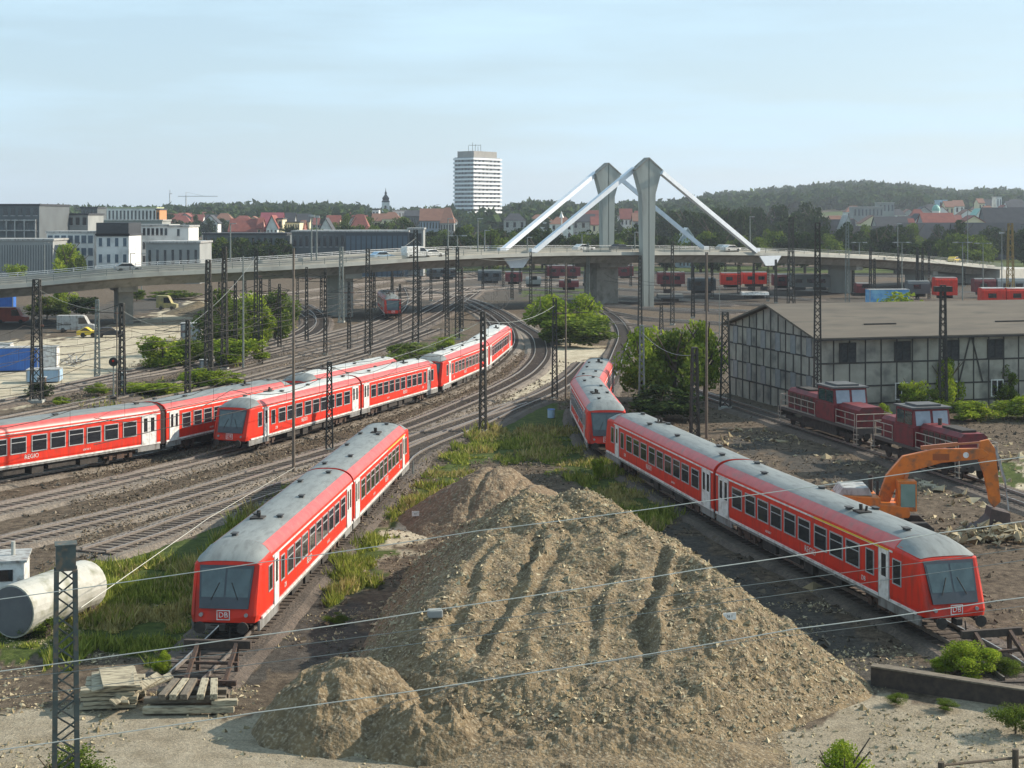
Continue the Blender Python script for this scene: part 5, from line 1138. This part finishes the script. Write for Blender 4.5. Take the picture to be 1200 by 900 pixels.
# ---------------- town
def bld(name,label,cat,px0,px1,Y,yt,D=14,floors=3,cols=6,wm=wgrey,rm=slate,roof='flat',rh=0,yb=None,wz=(.35,.85),wmat=None,rz=0,wfill=.55,side=False,z0=None,base=None):
    z0=T((px0+px1)/2,Y)-1.0 if z0 is None else z0; X0=(px0-600)*Y/F; Wd=(px1-px0)*Y/F; H=Zy(yt,Y)-z0
    r=empty(name,(X0+Wd/2,Y,z0),rz,label,cat); He=H-rh; m=MB(); w=Wd/2
    m.box(-w,w,0,D,-1,He)
    if roof=='gable': m.prism([(-.0,He),(D/2,H-.1),(D,He)],'x',-w,w)
    if roof=='gablef': m.prism([(-w,He),(0,H-.1),(w,He)],'y',0,D)
    m.build('wall',wm,r)
    m=MB()
    if roof=='flat': m.box(-w-.3,w+.3,-.3,D+.3,He,He+.5)
    if roof=='gable':
        for s in (0,1): 
            y0,z_=( -.5,He-.3) if s==0 else (D+.5,He-.3); m.prism([(y0,z_),(D/2,H),(D/2,H+.35),(y0,z_+.35)],'x',-w-.4,w+.4)
    if roof=='gablef':
        for s in (-1,1): m.prism([(s*(w+.5),He-.3),(0,H),(0,H+.35),(s*(w+.5),He+.05)],'y',-.5,D+.5)
    if roof=='hip': 
        k=min(w*.6,D/2); m.add([(-w-.4,-.4,He),(w+.4,-.4,He),(w+.4,D+.4,He),(-w-.4,D+.4,He),(-w+k,D/2,H),(w-k,D/2,H)],[(0,1,5,4),(1,2,5),(2,3,4,5),(3,0,4),(0,3,2,1)])
    if roof=='saw': m.box(-w,w,0,D,He,He+.4)
    rf=m.build('roof',rm,r)
    fh=He/floors if floors else 1; cw=Wd/max(cols,1)
    ww=cw*wfill; wh=fh*(wz[1]-wz[0]); m=MB(); m.box(-ww/2,ww/2,-.08,.05,0,wh,0); m.box(-ww/2-.1,ww/2+.1,-.12,.0,-.15,0,1)
    me=m.mesh('window',[wmat or glass,frame])
    fs=range(floors) if base is None else range(base,floors)
    for f_ in fs:
        for c_ in range(cols): inst(me,'window',r,(-w+cw*(c_+.5),0,fh*(f_+wz[0])))
    return r
bluew=mat('window_blue',(.06,.10,.14),(.04,.07,.10),.5,rough=.15)
r=bld('office_building','dark grey office block with framed storeys at the left edge','building',-60,46,440,241,30,5,12,wdk,slate,base=2,yb=300)
m=MB(); Yb=440
for px in (-20,8,18,29,42): x=(px+7-0)*0; m.box((px-(-7))*Yb/F-.15,(px-(-7))*Yb/F+.15,-.6,-.1,Zy(283,Yb)+1,Zy(257,Yb)+1)
for y_ in (258,270,283): z=Zy(y_,Yb)+1; m.box(-12.6,11.8,-.62,-.1,z-.15,z+.15)
m.build('facade_frame',lgrey,r)
bld('industrial_hall','low grey ribbed hall below the dark office block','building',-60,62,415,282,16,1,40,wgrey,lgrey,wfill=.3,wz=(.3,.9),wmat=wdk)
bld('office_building','stepped grey roof storey between the dark block and the white-framed offices','building',47,103,470,252,18,4,7,wgrey,slate,base=3)
bld('office_building','offices with white frame and large blue windows behind the bright tree','building',55,110,430,273,16,4,7,wwhite,lgrey,wfill=.7,wmat=bluew,wz=(.2,.8))
bld('office_building','dark grey block behind, left of the yellow-topped building','building',95,114,620,244,14,5,4,wdk,slate)
r=bld('office_building','long pale building with yellow roof edge and orange end wall','building',113,183,680,244,14,3,16,wwhite,mat('yellow_green_trim',(.42,.45,.25),(.35,.38,.22),.4),wfill=.45,wz=(.2,.85))
r2=bld('office_building','narrow orange end building beside the long pale one','building',183,187,680,246,14,3,1,mat('render_orange',(.55,.25,.10),(.48,.21,.09),.4),slate)
r=bld('office_building','grey wide building between the pale one and the white ones','building',113,190,560,259,14,2,9,wgrey,lgrey)
bld('office_building','white building with tall dark roof box and blue ground floor','building',113,151,420,276,14,3,4,wwhite,slate,wfill=.4,wmat=bluew)
m=MB(); Yb=419; m.box(-(19)*Yb/F,19*Yb/F,-.3,14,Zy(277,Yb)+1,Zy(261,Yb)+1); m.build('roof_storey',mat('black_clad',(.02,.022,.026),(.03,.032,.036),1,rough=.6),COL.objects[-1].parent)
bld('office_building','long white building with a row of seven dark windows','building',151,197,440,265,14,4,9,wwhite,lgrey,wfill=.6)
bld('office_building','blank white end block at the right of the long white building','building',197,221,440,266,14,4,1,wwhite,lgrey,wfill=.12,base=3)
bld('industrial_hall','flat grey workshop in front of the white end block','building',171,234,405,285,16,1,7,wgrey,lgrey,wfill=.3)
bld('industrial_hall','long dark roofed hall behind the bridge at left centre','building',238,335,480,275,20,2,14,wdk,slate,wfill=.4)
bld('industrial_hall','long dark glass hall with a thin pale roof edge behind the bridge','building',405,478,450,272,20,2,12,mat('hall_glass',(.03,.045,.06),(.02,.03,.045),.3,rough=.25),lgrey,wfill=.75,wmat=bluew,wz=(.15,.85))
bld('industrial_hall','pale end tower of the dark glass hall','building',478,496,455,269,10,2,2,wgrey,lgrey)
bld('industrial_hall','second dark hall with pale roof edge left of the glass hall','building',342,405,470,272,20,2,9,wdk,lgrey,wfill=.5)
for px0,px1,Y,yt,w_,rm_,rh,t in ((193,207,950,251,wwhite,terra,4,'red-roofed house nearest the orange end building'),(208,222,960,250,wcream,terra,4,'red-roofed house, second from the orange end building'),(224,237,940,252,wwhite,terra,4,'red-roofed house left of the dark garden trees'),(240,252,900,252,wwhite,slate,4,'white house with a dark roof left of the pink row'),(236,250,1000,249,wgrey,terra,4,'far red-roofed house above the dark-roofed one')):
    bld('house',t,'house',px0,px1,Y,yt,10,2,4,w_,rm_,'gable',rh,wfill=.35)
bld('house','low pink and yellow row house with white ground floor','house',268,303,640,257,12,3,8,wcream,terra,'gable',5,wfill=.4)
bld('house','narrow pink house directly left of the big gabled one','house',301,306,632,256,12,3,1,wpink,terra,'gable',4)
bld('house','large cream house with big pink-red roof','house',304,329,640,250,13,3,6,wcream,mat('pink_tiles',(.36,.10,.12),(.28,.08,.09),.5,rough=.9),'gable',7,wfill=.4)
bld('house','white pointed gable front in the middle of the cream house','house',312,325,628,253,12,3,3,wwhite,terra,'gablef',5,wfill=.35)
bld('house','pale yellow flat block joined right of the cream house','house',325,331,632,257,12,3,1,wcream,slate)
bld('house','yellow three-storey block with rows of windows','house',331,351,640,261,12,3,7,wcream,slate,'flat',wfill=.45)
bld('house','dark roofed turreted house behind the yellow block','house',333,344,700,250,12,3,3,wgrey,slate,'gable',5)
bld('house','red brick house right of the yellow block','house',352,356,650,259,10,2,1,mat('brick_red',(.3,.1,.07),(.24,.08,.06),.5),terra2,'gable',3)
bld('house','white gabled house with a blue-grey roof beside the floodlight posts','house',373,390,680,256,12,2,3,wwhite,slate,'gablef',6,wfill=.3)
bld('house','house with pinkish red roof just behind the white gabled one','house',382,397,720,253,12,2,3,wcream,terra,'gable',5)
bld('house','red hipped roof house left of the church tower','house',409,432,700,251,12,2,4,wwhite,terra,'hip',7,wfill=.3)
bld('house','white flat-roofed house right of the church tower','house',460,474,900,247,12,2,4,wwhite,lgrey,wfill=.3)
bld('house','white house left of the church tower among trees','house',436,444,950,246,10,2,2,wwhite,slate)
bld('house','long building with orange tiled roof and blue-grey walls left of the high-rise','house',492,520,820,245,14,2,8,mat('wall_bluegrey',(.26,.32,.38),(.22,.27,.33),.3),terra2,'gable',6,wfill=.4)
bld('house','orange hip-roofed wing next to the high-rise','house',516,532,800,243,14,2,5,wgrey,terra2,'hip',8,wfill=.4)
bld('house','dark blue-roofed building between church and orange roof','house',474,492,860,247,12,2,5,wdk,slate,'gable',3)
# church
Yc=1150; z0=T(452,Yc)-1; r=empty('church_tower',((452-600)*Yc/F,Yc,z0),0,'white church tower with a dark onion top above the trees','church tower'); H=Zy(237,Yc)-z0; m=MB(); m.box(-2.6,2.6,-2.6,2.6,-1,H); m.build('wall',wwhite,r); m=MB(); 
pr=[(3.0,0),(3.0,.5),(2.2,1.6),(2.6,3.0),(1.4,4.6),(.7,5.6),(.9,6.6),(.3,8),(.08,10.5)]
m.loft([[(rad*math.cos(t),rad*math.sin(t),H+z) for t in [2*math.pi*i/12 for i in range(12)]] for rad,z in pr],close=True,caps=True); m.build('onion_roof',slate,r); m=MB(); m.box(-.7,.7,-2.68,-2.6,H-5,H-2.5); m.build('belfry_opening',black,r)
# high-rise
def highrise():
    Y=1150; s=Y/F; z0=T(560,Y)-2; zt=Zy(184,Y); r=empty('high_rise',((555-600)*s,Y,z0),0,'tall white residential high-rise with balcony bands and grey top','high-rise')
    P=[(-24*s,9),(-22*s,20),(20*s,22),(32*s,6),(0,0)]   # plan: corner towards us at 0,0
    P=[(-23*s,12),(0,0),(31*s,26),(12*s,40),(-16*s,36)]
    H=zt-z0; m=MB(); m.prism(P,'z',-2,H); m.build('wall',mat('highrise_wall',(.22,.24,.26),(.17,.19,.21),.2,rough=.7),r)
    nf=19; fh=3.0
    def grow(P,k): 
        cx=sum(p[0] for p in P)/5; cy=sum(p[1] for p in P)/5; return [(cx+(p[0]-cx)*k,cy+(p[1]-cy)*k) for p in P]
    n=0; z=H-.9
    G1=grow(P,1.07)
    m=MB(); m.prism(G1,'z',0,1.35); me=m.mesh('balcony_band',mat('balcony_white',(.80,.80,.80),(.72,.72,.72),.3,rough=.6))
    while z>2: inst(me,'balcony_band',r,(0,0,z-1.0)); z-=fh; n+=1
    m=MB(); m.prism(grow(P,.86),'z',H,H+4.6); top=m.build('top_storey',mat('top_grey',(.30,.28,.25),(.25,.235,.21),.3,rough=.8),r)
    m=MB(); 
    for x,h in ((-4,7),(-1,9.5),(1,8),(3,6.5),(5,8)): m.beam((x,10,H+4.6),(x,10,H+4.6+h-3),.3)
    m.beam((-4,10,H+9),(5,10,H+9),.3); m.build('antenna',latg,top)
    m=MB(); 
    a,b2=Vector((*P[0],0)),Vector((*P[1],0)); c3=Vector((*P[2],0))
    m=MB(); m.box(-.9,.9,-.12,.1,0,1.4); me=m.mesh('window',glass)
    for (u,v_,k) in ((a,b2,6),(b2,c3,7)):
        d=v_-u; an=math.atan2(d.y,d.x)
        for f_ in range(n-1):
            for j in range(k):
                if (j+f_)%4==3: continue
                q=u.lerp(v_,(j+.5)/k); inst(me,'window',r,(q.x,q.y,H-.9-f_*fh-2.4),an)
highrise()
# right side town
bld('high_rise','white slab block on the wooded hill, left of three','apartment block',961,969,1900,231,14,8,3,wgrey,lgrey)
bld('high_rise','white slab block on the wooded hill, middle and tallest of three','apartment block',969,975,1880,228,14,8,2,wwhite,lgrey)
bld('high_rise','white slab block on the wooded hill, right of three','apartment block',976,985,1900,231,14,8,3,wwhite,lgrey)
for i,(px0,px1,Y,yt,w_,rm_,kind,rh,t) in enumerate(((896,928,720,256,wdk,slate,'gable',8,'large dark-roofed house left of the tall grey mast'),(916,942,640,262,wgrey,slate,'gablef',8,'brown-gabled house behind the tall broad mast'),(966,1004,650,258,wdk,slate,'gable',8,'dark roof behind the grey lattice mast'),(988,1000,640,253,wwhite,lgrey,'gablef',6,'small white gable above the dark roofs, left of centre right'),
  (1000,1035,900,243,wgrey,lgrey,'flat',0,'pale grey building rows on the hillside under the wood'),(1030,1048,1000,238,wgrey,lgrey,'flat',0,'pale block below the hill crest right of the slab blocks'),(1056,1092,760,254,wwhite,slate,'gable',4,'long white house in front of the red hip roof'),(1068,1088,800,245,wwhite,terra,'hip',6,'house with a bright red hip roof on the right'),(1070,1086,750,251,wwhite,slate,'gablef',5,'white gabled house in front of the red roof'),
  (1096,1118,800,254,wwhite,lgrey,'flat',0,'low white wall building right of the green dome'),(1100,1110,1150,235,pblue,pblue,'flat',0,'pale blue house high on the right hillside'),(1108,1118,1120,236,wcream,terra2,'gable',4,'orange-tinted house high on the right hillside'),(1119,1130,1150,235,wwhite,terra2,'gable',4,'cream house on the right hillside above the dark roofs'),(1147,1154,1100,233,wcream,terra2,'gable',3,'narrow orange house on the right hillside'),(1156,1168,1120,234,pblue,slate,'gable',4,'pale blue house on the right hillside'),(1168,1174,1100,231,wwhite,lgrey,'flat',0,'narrow white tower house on the right hillside'),(1186,1200,1100,234,wpink,slate,'gable',4,'pink house at the right edge of the hillside'),
  (1140,1158,820,245,wwhite,greenm,'gablef',6,'white gable with green roof on the right hillside'),(1155,1215,700,244,wdk,slate,'gable',7,'huge dark roof at the right edge above the abutment'),(1060,1150,620,262,wdk,slate,'gable',7,'long dark roof stretching behind the right bridge end'),(1120,1200,590,262,wdk,slate,'gable',8,'dark roof behind the yellowish mast'),(1000,1060,600,266,wdk,slate,'gable',7,'dark roof left of the long one behind the bridge end'),
  (795,817,520,268,mat('wall_paleblue',(.40,.47,.52),(.35,.42,.47),.3),wwhite,'gablef',5,'pale blue gabled house between the right stays'),(683,705,900,247,wcream,terra,'gable',6,'red-roofed house left of the far pylon'),(727,741,950,245,wwhite,terra,'gable',6,'red-roofed house seen between the two pylons'),(741,752,930,247,wcream,terra,'hip',6,'smaller red-roofed house seen between the two pylons'),(858,878,760,252,wpink,terra,'hip',6,'pinkish roof among the tall trees right of the stays'),(700,712,880,250,wwhite,terra,'hip',5,'small red hip roof directly left of the far pylon'))):
    bld('house',t,'house',px0,px1,Y,yt,11,2,max(2,int((px1-px0)/4)),w_,rm_,kind,rh,wfill=.4,z0=min(T((px0+px1)/2,Y)-1,Zy(yt,Y)-8-rh))
def row(n,px0,px1,Y0,Y1,y0,y1,where,group,h=(8,12)):
    for i in range(n):
        px=px0+(px1-px0)*(i+.5*random.random())/n; Y=random.uniform(Y0,Y1); yt=random.uniform(y0,y1); w=random.uniform(8,15)*F/Y
        c_=random.choice((('white',wwhite),('cream',wcream),('pale grey',lgrey),('white',wwhite))); t_=random.choice((('red-roofed',terra),('orange-roofed',terra2),('dark-roofed',slate)))
        k=random.choice(('gable','gablef','hip')); bld('house',ORD[i]+(' from left, ' if i else ', ')+c_[0]+' '+t_[0]+' house '+where,'house',px,px+w,Y,yt,10,2,3,c_[1],t_[1],k,4,wfill=.35,z0=min(T(px,Y)-1,Zy(yt,Y)-9))
        COL.objects
row(14,190,400,820,1000,249,256,'in the town row above the left halls',1)
row(8,395,530,850,1000,248,256,'in the row around the church tower',1)
row(16,985,1205,900,1250,235,247,'high on the right hillside',1)
row(12,960,1200,660,880,250,258,'low on the right hillside',1)
row(7,590,760,800,1000,249,256,'seen between the pylon stays',1)
Yc=860; z0=T(1097,Yc)-1; r=empty('domed_church',((1097-600)*Yc/F,Yc,z0),0,'pale domed church with a green roof on the right','church'); H=Zy(247,Yc)-z0; m=MB(); m.tube((0,0,-1),(0,0,H),2.2,12); m.build('wall',wwhite,r); m=MB(); m.loft([[(2.4*math.cos(b2)*math.cos(t),2.4*math.cos(b2)*math.sin(t),H+3.4*math.sin(b2)) for t in [2*math.pi*i/12 for i in range(12)]] for b2 in (0,.4,.8,1.2,1.5)],close=True,caps=True); m.build('dome',greenm,r)
Yc=700; r=empty('pointed_tent',((658-600)*Yc/F,Yc,T(658,Yc)),0,'small white pointed tent roof seen between the left stays','tent'); m=MB(); zb=Zy(255,Yc)-T(658,Yc); m.loft([[(w_*math.cos(t),w_*math.sin(t),z) for t in [2*math.pi*i/6 for i in range(6)]] for w_,z in ((1.1,zb),(.5,zb+1.4),(.05,zb+2.9))],close=True,caps=True); m.build('canopy',white,r); m=MB(); m.tube((0,0,-.5),(0,0,zb),.3,6); m.build('mast',white,r)
# tower cranes far left
def crane(px,Y,yt,jl,label):
    z0=T(px,Y); X_=(px-600)*Y/F; H=Zy(yt,Y)-z0; r=empty('tower_crane',(X_,Y,z0),0,label,'crane'); cm=mat('crane_pale',(.5,.5,.48),(.4,.4,.4),.5)
    r_=MB(); r_.beam((0,0,0),(0,0,H),1.2); r_.build('tower',cm,r); r_=MB(); r_.beam((-jl*.25,0,H-1),(jl,0,H-1),.8); r_.beam((0,0,H+4),(jl*.6,0,H-1),.25); r_.beam((0,0,H-1),(0,0,H+4),.5); r_.build('jib',cm,r)
crane(218,1900,229,38,'far tower crane with a long jib pointing right above the left trees')
crane(199,2000,226,3,'far crane tower with a stubby jib left of the long-jib crane')
# dry mounds behind the left pier
for (px,py,w,h,t) in ((232,366,7,2.2,'pale sand heap behind the left gravel yard'),(262,368,9,2.6,'brownish spoil heap right of the pale sand heap')):
    p=G(px,py); heap('spoil_heap',t,p.x-w,p.x+w,p.y-w,p.y+w,lambda X,Y,p=p,w=w,h=h: h*(1-np.sqrt((X-p.x)**2+(Y-p.y)**2)/w*1.1)+.2*(fbm(X,Y,3,5)-.45)-.1,hm if 'pale' in t else hm2,.5)
# ---------------- haze
m=MB(); m.box(-9500,9500,-60,11500,-60,260); hz=m.build('haze',[],kind='stuff')
hmz=bpy.data.materials.new('haze'); hmz.use_nodes=True; n=hmz.node_tree; n.nodes.clear(); o=n.nodes.new('ShaderNodeOutputMaterial'); pv=n.nodes.new('ShaderNodeVolumePrincipled'); pv.inputs['Color'].default_value=(.80,.88,1,1); pv.inputs['Density'].default_value=.00012; pv.inputs['Anisotropy'].default_value=.2; n.links.new(pv.outputs[0],o.inputs['Volume']); hz.data.materials.append(hmz)
